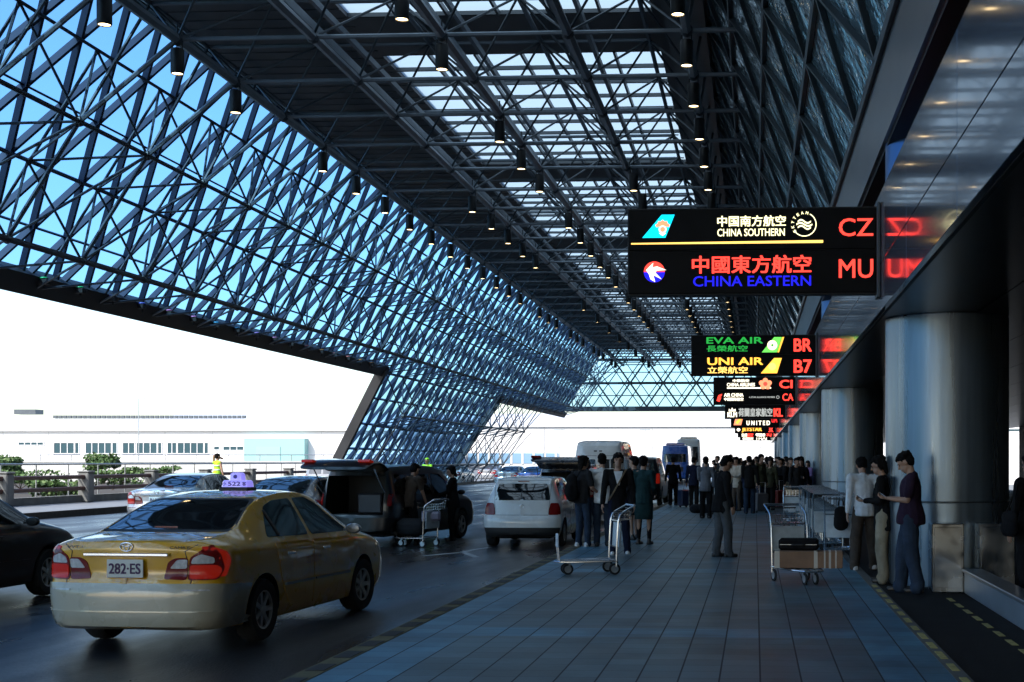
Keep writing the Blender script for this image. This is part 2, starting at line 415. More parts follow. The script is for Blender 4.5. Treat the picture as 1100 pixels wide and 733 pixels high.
for i, c in enumerate(cols):
    p = wp(35.5+i*1.95, .30, .55)
    e = empty('floodlight', p, 0, nm[i]+' floodlight, %s from the left on the lower edge of the lattice wall' % (ordn0[i]), 'floodlight', 'coloured floodlights along the lower edge beam')
    if first is None: fo = fm.build('lamp_housing', M_black, e); first = fo
    else: fo = first.copy(); COL.objects.link(fo); fo.parent = e
    l = MB(); l.lathe([(.02, .165), (.11, .165), (.12, .18), (.08, .21), (.01, .22)], (0,0,0), 'z', 10)
    l.build('lens', mat('lens_%s' % nm[i].replace(' ', '_'), tuple(v*.6 for v in c), .3), e, True)
for i, c in enumerate(cols):
    pass

# ---------------------------------------------------------------- roof
ZR = 12+Z0
roof = empty('canopy_roof', (-8, 58, ZR), 0, 'dark flat canopy roof with long skylights and hanging steel space frame above the road', 'roof')
XS0, XS1, XR = -11.0, -2.75, -1.3
SK = [(3+17.5*k, 17.2+17.5*k) for k in range(-3, 8)]
M_roof = mat('roof_soffit_sheet', (.16, .16, .165), .75, var=.15, nscale=.8, stretch=(1, .2, 1))
b = MB(); zt = ZR+.25
b.box(XT-.3, XS0, Y0, Y1, ZR, zt); b.box(XS1, XR, Y0, Y1, ZR, zt)
ys = [Y0]+[v for s_ in SK for v in s_]+[Y1]
for i in range(0, len(ys), 2): b.box(XS0, XS1, ys[i], ys[i+1], ZR, zt)
y = Y0
while y < Y1:                                    # sheet ribs
    b.box(XT, XS0, y, y+.04, ZR-.03, ZR-.001); y += .7
par(b.build('roof_deck', M_roof), roof)
b = MB(); b.box(XS1+.35, XR-.02, Y0, Y1, ZR-.34, ZR-.3); par(b.build('gutter_panel', mat('grey_gutter_panel', (.13, .14, .15), .45, metal=.4, var=.2, nscale=.5)), roof)
def frosted(name, col, op):
    m = bpy.data.materials.new(name); m.use_nodes = True; t = m.node_tree; t.nodes.clear()
    o = t.nodes.new('ShaderNodeOutputMaterial'); a = t.nodes.new('ShaderNodeBsdfTranslucent'); a.inputs[0].default_value = (*col, 1)
    g_ = t.nodes.new('ShaderNodeBsdfTransparent'); g_.inputs[0].default_value = (.10, .13, .15, 1); mx = t.nodes.new('ShaderNodeMixShader'); mx.inputs[0].default_value = op
    t.links.new(a.outputs[0], mx.inputs[1]); t.links.new(g_.outputs[0], mx.inputs[2]); t.links.new(mx.outputs[0], o.inputs[0]); return m
M_sky = frosted('frosted_skylight', (.36, .48, .55), .28)
M_louv = mat('skylight_louvre', (.10, .11, .12), .5, metal=.2)
for a, c in SK:
    g_ = MB(); g_.quad((XS0, a, ZR+.12), (XS1, a, ZR+.12), (XS1, c, ZR+.12), (XS0, c, ZR+.12))
    sk = g_.build('skylight', M_sky); par(sk, roof)
    fr = MB(); n = 9
    for i in range(n+1):
        yy = a+(c-a)*i/n; fr.box(XS0, XS1, yy-.05, yy+.05, ZR+.0, ZR+.11)
    for i in range(1, 6):
        xx = XS0+(XS1-XS0)*i/6; fr.box(xx-.035, xx+.035, a, c, ZR-.04, ZR+.105)
    for i in range(4):
        yy = a+(c-a)*(i+.5)/4; fr.box(XS0, XS1, yy-.05, yy+.05, ZR-.24, ZR-.22)
    f = fr.build('skylight_frame', M_louv); f.parent = sk
# roof space frame
XN = [-1.6, -4.4, -7.4, -10.5, -13.8]
BZ = 10+Z0+.1; TZ = ZR-.4
cl = MB(); ct = MB(); wb = MB(); nd = MB()
YN = [27+3.5*k for k in range(-23, 32)]
XTop = [-2.9, -5.9, -9.0, -12.1, -15.3]
for x in XN:
    cl.tube((x, YN[0], BZ), (x, YN[-1]+1, BZ), .12)
    if x in (-4.4, -7.4, -10.5): cl.bar((x-.28, YN[0], BZ+.5), (x-.28, YN[-1]+1, BZ+.5), .16, .22, (0,0,1)); cl.bar((x+.22, YN[0], BZ+.65), (x+.22, YN[-1]+1, BZ+.65), .1, .16, (0,0,1))
for x in XTop: cl.tube((x, YN[0], TZ), (x, YN[-1]+1, TZ), .07)
for i, y in enumerate(YN):
    for j, x in enumerate(XN):
        nd.lathe([(.02, -.16), (.12, -.11), (.17, 0), (.12, .11), (.02, .16)], (x, y, BZ), 'z', 8)
        if j < 4: ct.tube((x, y, BZ), (XN[j+1], y, BZ), .055)
        for tx in ([XTop[j-1]] if j else [])+[XTop[j]]:
            for dy in (-1.75, 1.75): wb.tube((x, y, BZ), (tx, y+dy, TZ), .034, 5)
    ct.tube((XTop[0], y+1.75, TZ), (XTop[-1], y+1.75, TZ), .055)
    ct.tube((-13.8, y, BZ), wp(y, 3*RH, D1), .06); wb.tube((-15.3, y+1.75, TZ), wp(y, 3*RH, D1), .045, 5)
    ct.tube((-1.6, y, BZ), (-.35, y, BZ), .06); wb.tube((-1.6, y, BZ), (-1.5, y+1.75, ZR-.35), .045, 5)
par(cl.build('longitudinal_girder', M_steel, smooth='angle'), roof); par(ct.build('cross_tube', M_steel, smooth='angle'), roof)
par(wb.build('bracing_tube', M_dsteel, smooth='angle'), roof); par(nd.build('ball_joint', M_dsteel), roof)

# ---------------------------------------------------------------- hanging downlights
M_lampb = mat('downlight_body', (.006, .006, .007), .5, metal=.3)
M_lampg = glow('downlight_glow', (1, .72, .36), 4.0)
def make_lamp():
    e = empty('hanging_downlight', (0, 0, 0))
    b = MB(); b.lathe([(.02, .53), (.125, .52), (.135, .5), (.135, .03), (.125, .0), (.115, .0), (.115, .06), (.02, .06)], n=16); b.build('lamp_body', M_lampb, e, 'angle')
    b = MB(); b.lathe([(.002, .02), (.112, .02), (.112, .028), (.002, .028)], n=16); b.build('lamp_lens', M_lampg, e)
    b = MB(); b.path([(-.1, 0, .52), (-.1, 0, .72), (0, 0, .80), (.1, 0, .72), (.1, 0, .52)], .013, 5); b.tube((0,0,.8), (0,0,1.05), .015, 5); b.build('hanger', M_black, e)
    return e
lamp0 = make_lamp(); used = False
rows = {-1.6: 'row nearest the terminal', -4.15: 'second row from the terminal', -7.4: 'middle row', -10.5: 'second row from the lattice wall', -13.8: 'row beside the lattice wall'}
pat = {-1.6: (3,), -4.15: (4, 3), -7.4: (3, 7), -10.5: (5,), -13.8: (6,)}
LZ = 9.35+Z0
def want(x, k):
    if x == -1.6: return True
    if x == -13.8: return k != 3 if k < 12 else k % 4 != 3
    if x == -7.4: return k not in (2,) and k % 7 != 6 or k in ()
    if x == -10.5: return 6 <= k < 11 or k > 13 and k % 2
    return k in (5, 6, 7, 8) or 14 < k < 24
_o = ['first', 'second', 'third', 'fourth', 'fifth', 'sixth', 'seventh', 'eighth', 'ninth', 'tenth', 'eleventh', 'twelfth', 'thirteenth', 'fourteenth', 'fifteenth']
ordn = _o+['sixteenth', 'seventeenth', 'eighteenth', 'nineteenth', 'twentieth']+['twenty-'+q for q in _o[:9]]+['thirtieth']+['thirty-'+q for q in _o[:9]]
for x, lab in rows.items():
    c = 0
    for k in range(0, 30):
        y = 27+3.5*k
        if not want(x, k): continue
        if not (y/LZ > 0 and (HY-F*(LZ-EYE)/y) > -30 and VPX+F*x/y > -20): continue
        e = lamp0 if not used else copy_tree(lamp0); used = True
        vis = y/LZ > 0 and (HY-F*(LZ-EYE)/y) > -20 and VPX+F*x/y > -20
        if vis: c += 1
        e.location = (x+.0, y, LZ-.08); e.scale = (1.15, 1.15, 1.15)
        tag(e, 'lit black cylinder downlight, %s in the %s' % (ordn[c-1] if vis and True else 'far', lab), 'downlight', 'downlights hanging from the canopy space frame')

# ---------------------------------------------------------------- leaning glass of the terminal (right)
Pa = Vector((XR, 0, ZR)); Pb = Vector((1.74, 0, 5.6+Z0)); RD = (Pb-Pa); RL = RD.length; RD.normalize(); RN = Vector((-RD.z*-1, 0, 0))
RN = Vector((RD.z, 0, -RD.x))                    # towards the road and down
if RN.x > 0: RN = -RN
term = empty('leaning_glass_front', (3, 58, 7), 0, 'leaning dark mirror glass front of the terminal with thin diagonal bars, above the signs', 'glass front')
def rp(y, t, off=0.0): return Vector((Pa.x, y, Pa.z))+RD*t+RN*off
M_ripple = mat('rippled_mirror_glass', (.36, .50, .56), .05, metal=.62, bump=1.0, bdist=.10, bscale=1.6, var=.1, nscale=.5)
b = MB(); b.quad(rp(Y0, 0), rp(Y1, 0), rp(Y1, RL), rp(Y0, RL)); b.quad(rp(Y0, 0, -.2), rp(Y1, 0, -.2), rp(Y1, RL, -.2), rp(Y0, RL, -.2))
par(b.build('mirror_pane', M_ripple), term)
b = MB(); h = RL/4
def rdiag(y0, sg):
    n = 4; pts = [(y0+sg*1.75*i, h*i) for i in range(n+1)]; pts = [p for p in pts if Y0 <= p[0] <= Y1]
    if len(pts) > 1: b.bar(rp(*pts[0], .05), rp(*pts[-1], .05), .07, .09, RN)
y = Y0-8.75
while y < Y1+8.75: rdiag(y, 1); rdiag(y, -1) if int(round(y/3.5)) % 1 == 0 else None; y += 3.5
for i in range(5): b.bar(rp(Y0, h*i, .05), rp(Y1, h*i, .05), .08, .09, RN)
par(b.build('diagonal_bars', M_dsteel), term)
M_pan = mat('pale_metal_ledge', (.26, .27, .28), .3, metal=.8, var=.08, nscale=.7)
b = MB(); b.box(1.74, 1.80, Y0, Y1, 4.35+Z0, 5.62+Z0); par(b.build('ledge_panel', M_pan), term)
b = MB(); b.box(1.80, 3.2, Y0, Y1, 4.3+Z0, 4.35+Z0); b.box(3.2, 3.3, Y0, Y1, 3.4+Z0, 12+Z0); b.box(1.5, 3.3, Y0, Y1, 12+Z0, 12.2+Z0); par(b.build('recess_panel', M_black), term)

# fascia over the doors, soffit
fas = empty('terminal_fascia', (8, 58, 4), 0, 'glossy grey panelled fascia and dark soffit of the terminal, mirroring the airline signs', 'building front')
M_fas = mat('polished_grey_panel', (.13, .155, .20), .13, metal=.2, spec=.45, var=.06, nscale=.3, coat=.3)
FX, FZ0, FZ1 = 1.61, 1.93+Z0, 3.46+Z0
b = MB(); y = -21.0; PW = 3.5
while y < 136:
    b.bbox(FX, FX+.08, y+.006, y+PW-.006, FZ0+.01, 2.54+Z0-.006, .004); b.bbox(FX, FX+.08, y+.006, y+PW-.006, 2.54+Z0+.006, FZ1, .004); y += PW
par(b.build('fascia_panel', M_fas), fas)
b = MB(); b.box(FX+.06, FX+.1, Y0, 136, FZ0+.005, FZ1-.02); par(b.build('fascia_backing', M_black), fas)
M_sof = mat('dark_soffit', (.022, .024, .028), .28, metal=.2, var=.15, nscale=.8)
b = MB(); xx = FX+.1
while xx < 14: b.box(xx, xx+1.18, Y0, 136, FZ0+.02, FZ0+.1); xx += 1.2
b.box(FX+.1, 15, Y0, 136, FZ0+.1, FZ0+.16); b.box(FX+.1, 15, Y0, 136, FZ1-.05, FZ1); par(b.build('soffit', M_sof), fas)
b = MB(); b.box(15, 15.2, Y0, 75, -.5, FZ1); par(b.build('light_blocking_wall', M_black), fas)  # dark wall added to block light coming in from the right

# round columns
def mcol():
    m = mat('column_cladding', (.19, .245, .30), .34, metal=.8, var=.22, nscale=7, stretch=(1, 1, .035), rvar=.10); return m
M_col = mcol()
def make_column(R, ztop, near):
    e = empty('round_column')
    def drum(za, zb_, n=48):
        bb = MB(); seams = 6 if R > .5 else 4; rings = []
        prof = [(R-.012, za), (R-.012, za+.002), (R, za+.01), (R, zb_-.01), (R-.012, zb_-.002), (R-.012, zb_)]
        for r, z in prof:
            ring = []
            for i in range(n*2):
                t = 2*pi*i/(2*n); ph = ((t+.25)/(2*pi/seams)) % 1.0
                rr = r-.012 if ph < .5/(n/seams)/2 else r
                ring.append(Vector((rr*cos(t), rr*sin(t), z)))
            rings.append(ring)
        bb.loft(rings, True, True); return bb
    o = drum(1.12, FZ0+.02).build('column_shaft', M_col, e, 'angle')
    o = drum(.0, 1.11).build('column_base', M_col, e, 'angle')
    bb = MB(); bb.lathe([(R-.02, -.02), (R-.02, FZ0+.03)], n=48); bb.build('seam_backing', M_black, e, 'angle')
    if ztop:
        o = drum(FZ1+.01, 7.5).build('upper_shaft', mat('blue_reflection_cladding', (.10, .2, .42), .3, metal=.6), e, 'angle')  # same metal column; its blue reflection is put into the base colour
    return e
where = ['nearest and widest brushed metal round column, behind the three people standing', 'second brushed metal round column, behind the row of parked trolleys', 'third round metal column from the camera, past the row of trolleys', 'fourth round metal column from the camera', 'fifth round metal column from the camera', 'sixth round metal column from the camera', 'farthest round metal column along the terminal front']
for k in range(7):
    yy = 18+17.3*k
    e = make_column(.83, True, k == 0); e.location = (2.62, yy, 0)
    tag(e, where[k], 'column', 'round metal columns under the terminal fascia')
# secondary thin square columns between, set back
for k in range(5):
    e = empty('square_pillar', (3.0, 61.3+17.3*k, 0), 0, 'pale square pillar %s between two round columns' % ['nearest', 'second', 'third', 'fourth', 'farthest'][k], 'pillar', 'pale square pillars between far columns')
    bb = MB(); bb.bbox(-.35, .35, -.35, .35, -.02, FZ0+.02, .02); bb.build('pillar_shaft', M_col, e)

# stainless cabinets and low wall beside column one
M_stain = mat('scuffed_stainless', (.33, .36, .39), .22, metal=.9, var=.25, nscale=3, rvar=.12)
for (xa, xb, yy, lab) in ((2.25, 2.66, 16.75, 'stainless steel cabinet at the foot of the nearest column, left of the black gap'), (2.86, 3.32, 16.85, 'stainless steel cabinet at the nearest column foot, right of the gap behind the low wall')):
    e = empty('steel_cabinet', ((xa+xb)/2, yy+.2, -.02), 0, lab, 'cabinet', 'stainless cabinets round the column foot')
    bb = MB(); hw = (xb-xa)/2; bb.bbox(-hw, hw, -.2, .15, 0, .88, .012); bb.build('cabinet_body', M_stain, e)
    bb = MB(); bb.bbox(-hw+.03, hw-.03, -.215, -.2, .06, .83, .004); bb.build('cabinet_door', M_stain, e)
e = empty('low_wall', (2.75, 10, -.02), 0, 'low pale metal clad wall running toward the camera at the right edge', 'low wall')
bb = MB(); bb.bbox(-.1, .1, -8, 6.7, 0, .27, .01); bb.build('wall_cladding', mat('pale_blue_metal', (.24, .30, .36), .35, metal=.5, var=.1, nscale=2), e)
bb = MB(); bb.bbox(-.13, .13, -8, 6.72, .27, .31, .008); bb.build('coping', M_alu, e)

# ---------------------------------------------------------------- far gable of the canopy
gab = empty('end_gable', (-9, Y1+1, 6), 0, 'blue glass end gable of the canopy with triangular steel grid, far down the road', 'glass gable')
ZG = 5.8+Z0; GX0, GX1 = -21.9, 3.2
b = MB(); zz = ZR+.9
def gx(z): return XB+(XT-XB)*(z-ZB)/(ZT-ZB)
b.quad((gx(ZG), Y1+.6, ZG), (GX1, Y1+.6, ZG), (GX1, Y1+.6, ZR), (gx(ZR), Y1+.6, ZR)); par(b.build('gable_glazing', M_gl2), gab)
b = MB(); bt = MB(); hh = (ZR-ZG)/5; s2 = 1.75
def gdiag(x0, sg, mb, yo, r, box):
    pts = []
    for i in range(11):
        z = ZG+hh*i/2; x = x0+sg*s2/4*i
        if gx(z) <= x <= GX1: pts.append((x, yo, z))
    if len(pts) > 1:
        if box: mb.bar(pts[0], pts[-1], .09, .12, (0,1,0))
        else: mb.tube(pts[0], pts[-1], r)
x = GX0-6
while x < GX1+6: gdiag(x, 1, b, Y1+.5, 0, True); gdiag(x, -1, b, Y1+.5, 0, True); x += s2
for i in range(6): z = ZG+hh*i; b.bar((gx(z), Y1+.48, z), (GX1, Y1+.48, z), .09, .12, (0,1,0))
x = GX0-7
while x < GX1+6: gdiag(x, 1, bt, Y1-1.1, .1, False); gdiag(x, -1, bt, Y1-1.1, .1, False); x += 3.5
for i in (2, 4): z = ZG+hh*i; bt.tube((gx(z), Y1-1.1, z), (GX1, Y1-1.1, z), .13)
par(b.build('gable_bars', M_mull), gab); par(bt.build('gable_truss', M_dsteel), gab)
b = MB(); b.box(gx(ZG)-.2, GX1, Y1-1.4, Y1+.8, ZG-.45, ZG); par(b.build('gable_edge_beam', M_dsteel), gab)
# ================================================================ AIRLINE SIGNS
def G(n, c, s=1.0): return glow('sign_'+n, c, s)
S_red = G('red', (1, .045, .03), 1.1); S_dred = G('deep_red', (1, .03, .03), .55); S_yel = G('cream', (1, .93, .5), 1.0); S_white = G('white', (1, .9, .7), .95)
S_blue = G('blue', (.015, .015, 1), .5); S_green = G('green', (.02, .42, .06), .5); S_lgreen = G('bright_green', (.12, .6, .08), .8); S_org = G('orange', (1, .42, .05), 1.0)
S_dorg = G('amber', (1, .55, .12), 1.0); S_cyan = G('cyan', (.0, .55, .85), .9); S_grey = G('grey', (.5, .52, .5), .5); S_pink = G('coral', (1, .25, .12), .9)
M_spanel = mat('sign_panel_black', (.004, .004, .005), .5, spec=.12, var=.2, nscale=3)
class Sign:
    def __init__(s, k, rows, wpx, hpx, W, H, label, Xr, zb):
        s.e = empty('airline_sign', (Xr-W, 16.85*k, zb), 0, label, 'airline sign', 'backlit airline signs hung from the terminal fascia')
        s.W, s.H, s.sx, s.sz = W, H, W/wpx, H/hpx; s.hpx = hpx
        b = MB(); n = len(rows); z1 = H
        for a, c in rows: b.bbox(0, W, -.0, .22, H-c*s.sz+.004, H-a*s.sz-.004, .008)
        b.build('panel', M_spanel, s.e)
        f = MB(); f.box(-.012, W+.012, .02, .2, -.012, H+.012); f.build('frame', M_black, s.e)
        br = MB(); br.bbox(W+.012, W+.055, -.05, .27, -.06, H+.06, .008); br.build('bracket', M_dsteel, s.e)
    def x(s, px): return px*s.sx
    def z(s, py): return s.H-py*s.sz
    def t(s, txt, x0, y0, x1, y1, m, bold=0.0, name='lettering'): return text_mesh(txt, s.x(x0), s.x(x1), s.z(y1), s.z(y0), -.006, m, s.e, name, bold)
    def poly(s, pts, m, name='logo', lift=0.0):
        b = MB(); b.add([(s.x(a), -.006-lift, s.z(c)) for a, c in pts], [tuple(range(len(pts)))]); return b.build(name, m, s.e)
    def disc(s, cx, cy, r, m, name='logo', lift=0.0, a0=0, a1=360, r0=0.0, ry=None):
        ry = ry or r; n = 40; A = [radians(a0+(a1-a0)*i/n) for i in range(n+1)]
        if r0 > 0:
            b = MB()
            for i in range(n):
                q = [(cx+rr*cos(t)*1.0, cy-(rr*ry/r)*sin(t)) for rr, t in ((r, A[i]), (r, A[i+1]), (r0, A[i+1]), (r0, A[i]))]
                b.add([(s.x(a), -.006-lift, s.z(c)) for a, c in q], [(0,1,2,3)])
            return b.build(name, m, s.e)
        pts = [(cx+r*cos(t), cy-ry*sin(t)) for t in A]
        if abs(a1-a0) < 360: pass
        else: pts = pts[:-1]
        return s.poly(pts, m, name, lift)
FXs = FX-.06; 
# sign 1 (pixel frame 265 x 92)
s = Sign(1, [(0, 45), (45, 92)], 265, 92, 3.19, 1.1, 'nearest and largest airline sign, China Southern CZ above China Eastern MU', FXs, 3.82)
s.poly([(15, 31), (36, 6), (50, 6), (40, 31)], S_cyan, 'tail_logo')
for a in range(5):                                 # kapok flower
    t = radians(-90+(a-2)*34); s.poly([(37, 19), (37+7*cos(t-.3), 20+7*sin(t-.3)), (37+8.5*cos(t), 20+8.5*sin(t)), (37+7*cos(t+.3), 20+7*sin(t+.3))], S_pink, 'flower_petal', .002)
s.disc(37, 22, 4.2, S_white, 'flower_ring', .003, r0=3.2); s.disc(37, 22, 2.7, S_pink, 'flower_heart', .003); s.poly([(33, 26), (41, 26), (37, 29)], S_white, 'flower_stem', .003)
s.t('中国南方航空', 96, 8, 169, 19.5, S_yel, .018); s.t('CHINA SOUTHERN', 96, 22, 168, 30, S_yel, .012)
s.disc(189, 18, 13, S_yel, 'alliance_ring', r0=12, a0=-150, a1=62)
for i, ch in enumerate('SKYTEAM'):
    t = radians(215-i*23); cx, cy = 189+12.6*cos(t), 18-12.6*sin(t)
    o = s.t(ch, -1.25, -1.5, 1.25, 1.5, S_yel, .02, 'ring_letter')
    piv = Vector((s.x(0), -.006, s.z(0))); ang = t-pi/2
    M = Matrix.Translation(Vector((s.x(cx), -.006, s.z(cy)))) @ Matrix.Rotation(-ang, 4, 'Y') @ Matrix.Translation(-piv)
    o.data.transform(M)
for dy, l in ((-3.2, 7), (0, 8.5), (3.2, 7)):
    pts = [(189-l+2*l*i/12, 18+dy-2.2*sin(2*pi*(i/12))*(.8)) for i in range(13)]
    s.poly([(a, c-.9) for a, c in pts]+[(a, c+.9) for a, c in reversed(pts)], S_yel, 'alliance_wave')
s.poly([(3, 36.5), (209, 35), (209, 38), (3, 38)], S_dorg, 'orange_line')
s.t('CZ', 226, 12, 262, 31, S_red, .01, 'airline_code')
s.disc(28, 68, 11.3, S_red, 'round_logo'); s.disc(28, 68, 11.3, S_blue, 'round_logo_lower', .001, 180, 360)
s.poly([(19, 66), (27, 58), (26, 63), (31, 62), (41, 66), (31, 66.5), (29, 68.5), (36, 76), (27, 71.5), (29, 79), (24, 76), (22, 70)], S_white, 'swallow', .003)
s.t('中國東方航空', 69, 51, 196, 70, S_red, .02); s.t('CHINA EASTERN', 70, 73, 196, 84, S_blue, .015)
s.t('MU', 226, 56, 262, 76, S_red, .01, 'airline_code')
# sign 2 (pixel frame 130 x 42)
s = Sign(2, [(0, 20.5), (20.5, 42)], 130, 42, 3.19, 1.03, 'second airline sign, green EVA AIR BR above orange UNI AIR B7', FXs, 3.88)
s.t('EVA AIR', 16, 2, 75, 8.5, S_green, .04); s.t('長榮航空', 16, 10.5, 59, 17, S_green, .02)
s.poly([(74, 18), (87, 2), (95, 2), (90, 18)], S_lgreen, 'tail_logo'); s.disc(85, 10.5, 5.2, S_yel, 'tail_disc', .002); s.disc(85, 10.5, 1.3, S_green, 'tail_dot', .003); s.poly([(90.5, 18), (95.5, 2), (97.5, 2), (92, 18)], S_org, 'tail_stripe')
s.t('BR', 108, 4, 126, 17, S_red, .03, 'airline_code')
s.t('UNI AIR', 17, 23.5, 75, 31, S_org, .04); s.t('立榮航空', 17, 33, 59, 40, S_dorg, .02)
s.poly([(73, 40), (87, 24), (95, 24), (90, 40)], S_org, 'tail_logo'); s.disc(85, 33, 4, S_dorg, 'tail_disc', .002)
s.t('B7', 108, 26, 126, 39.5, S_red, .03, 'airline_code')
# sign 3 (pixel frame 85 x 29)
s = Sign(3, [(0, 14), (14, 29)], 85, 29, 3.15, 1.05, 'third airline sign, China Airlines CI with plum blossom above Air China CA', FXs, 3.86)
s.t('中華航空', 20, 2, 37, 5, S_white, .04); s.t('CHINA AIRLINES', 14, 6, 43, 9.6, S_white, .03); s.poly([(14, 10.7), (60, 10.7), (60, 12), (14, 12)], S_white, 'underline')
for a in range(5):
    t = radians(90+72*a); s.disc(54+4.2*cos(t), 7-3.7*sin(t), 2.7, S_pink, 'plum_petal', .002)
s.disc(54, 7, 2.2, S_red, 'plum_heart', .004)
s.t('CI', 69, 3, 82, 11.5, S_red, .04, 'airline_code')
s.poly([(3, 25), (5, 19), (9, 17.5), (8, 20), (5.6, 21.5), (8, 21.5), (6, 26)], S_red, 'phoenix_logo'); s.t('AIR CHINA', 11, 17, 31, 20.5, S_white, .04); s.t('中国国际航空', 11, 21.5, 31, 25, S_white, .03)
s.t('A STAR ALLIANCE MEMBER', 37, 20.3, 64, 22, S_grey, .02); s.disc(67, 21.2, 1.7, S_grey, 'star_ring', r0=1.2)
s.t('CA', 72, 17.5, 83, 25, S_red, .02, 'airline_code')
# sign 4 (62 x 21)
s = Sign(4, [(0, 7), (7, 21)], 66, 22, 3.1, 1.05, 'fourth airline sign, white crown logo and Chinese lettering with red KL', FXs, 3.86)
s.disc(8, 2.2, 4, S_white, 'bowl_logo', 0, 180, 360, ry=3); s.poly([(11, 1.5), (19, 1.5), (19, 3), (11, 3)], S_white, 'logo_bar'); s.disc(40, 2.6, 3.2, S_white, 'bowl_logo', 0, 180, 360, ry=2.4); s.t('★★★★', 51, 1.6, 61, 4.4, S_dred, 0)
s.t('KLM', 3, 15, 13, 20, S_white, .05); s.poly([(4, 14), (4.5, 11), (6.5, 12.6), (8, 9.8), (9.5, 12.6), (11.5, 11), (12, 14)], S_white, 'crown_logo')
s.t('荷蘭皇家航空', 15, 10.5, 52, 19.5, S_grey, .02); s.t('KL', 54, 11, 63, 19.5, S_red, .05, 'airline_code')
# sign 5.. small
s = Sign(5, [(0, 20)], 52, 20, 3.1, 1.1, 'fifth airline sign, orange and red tail logo, white UNITED letters, dim red UA', FXs, 3.84)
s.poly([(3, 17), (6, 4), (14, 4), (11, 17)], S_pink, 'tail_logo'); s.poly([(5, 14), (12, 6), (13, 8), (7, 16)], S_org, 'tail_stripe', .002)
s.t('聯合航空', 17, 3, 42, 9.5, S_white, .03); s.t('U N I T E D', 17, 12, 42, 17, S_white, .04); s.t('UA', 44, 6, 50, 14, S_dred, .03, 'airline_code')
s = Sign(6, [(0, 18)], 45, 18, 3.1, 1.1, 'sixth airline sign, slanted orange lettering on black', FXs, 3.84)
s.t('JETSTAR', 8, 10.5, 30, 16.5, S_org, .05); s.disc(4, 13.5, 2, S_white, 'logo_dot'); s.t('3K', 38, 10.5, 43, 16.5, S_red, .03, 'airline_code')
s = Sign(7, [(0, 18)], 45, 18, 3.1, 1.1, 'seventh airline sign, white and red lettering in two rows', FXs, 3.84)
s.t('亞洲', 5, 11, 12, 17, S_white, .03); s.t('航空', 13, 11, 20, 17, S_red, .04); s.disc(26, 14, 2.6, S_white, 'logo_dot'); s.t('國泰', 28, 11, 36, 17, S_white, .03); s.t('SQ', 38, 11, 44, 17, S_red, .04)
s = Sign(8, [(0, 18)], 45, 18, 3.1, 1.1, 'farthest airline sign, one thin row of white lettering', FXs, 3.84)
s.t('泰國航空', 4, 12, 20, 17, S_white, .04); s.t('THAI', 23, 12, 40, 17, S_white, .04)
# ================================================================ VEHICLES
def lerp_tab(tab, x):
    if x <= tab[0][0]: return tab[0][1:]
    for a, b in zip(tab[:-1], tab[1:]):
        if x <= b[0]:
            t = (x-a[0])/(b[0]-a[0]); return tuple(p+(q-p)*t for p, q in zip(a[1:], b[1:]))
    return tab[-1][1:]
def smooth_tab(tab, x, s=.07):
    acc = None; ws = (.1, .2, .4, .2, .1)
    for k, wgt in zip((-2, -1, 0, 1, 2), ws):
        v = lerp_tab(tab, x+k*s); acc = [wgt*q for q in v] if acc is None else [p+wgt*q for p, q in zip(acc, v)]
    return acc
def catmull(P, n):
    out = []
    for i in range(len(P)-1):
        p0 = P[max(i-1, 0)]; p1 = P[i]; p2 = P[i+1]; p3 = P[min(i+2, len(P)-1)]
        for k in range(n):
            t = k/n; out.append(tuple(.5*((2*b)+(-a+c)*t+(2*a-5*b+4*c-d)*t*t+(-a+3*b-3*c+d)*t**3) for a, b, c, d in zip(p0, p1, p2, p3)))
    out.append(P[-1]); return out
def interp(tab, z):
    if z <= tab[0][0]: return tab[0][1]
    for a, b in zip(tab[:-1], tab[1:]):
        if z <= b[0]: return a[1]+(b[1]-a[1])*(z-a[0])/(b[0]-a[0])
    return tab[-1][1]
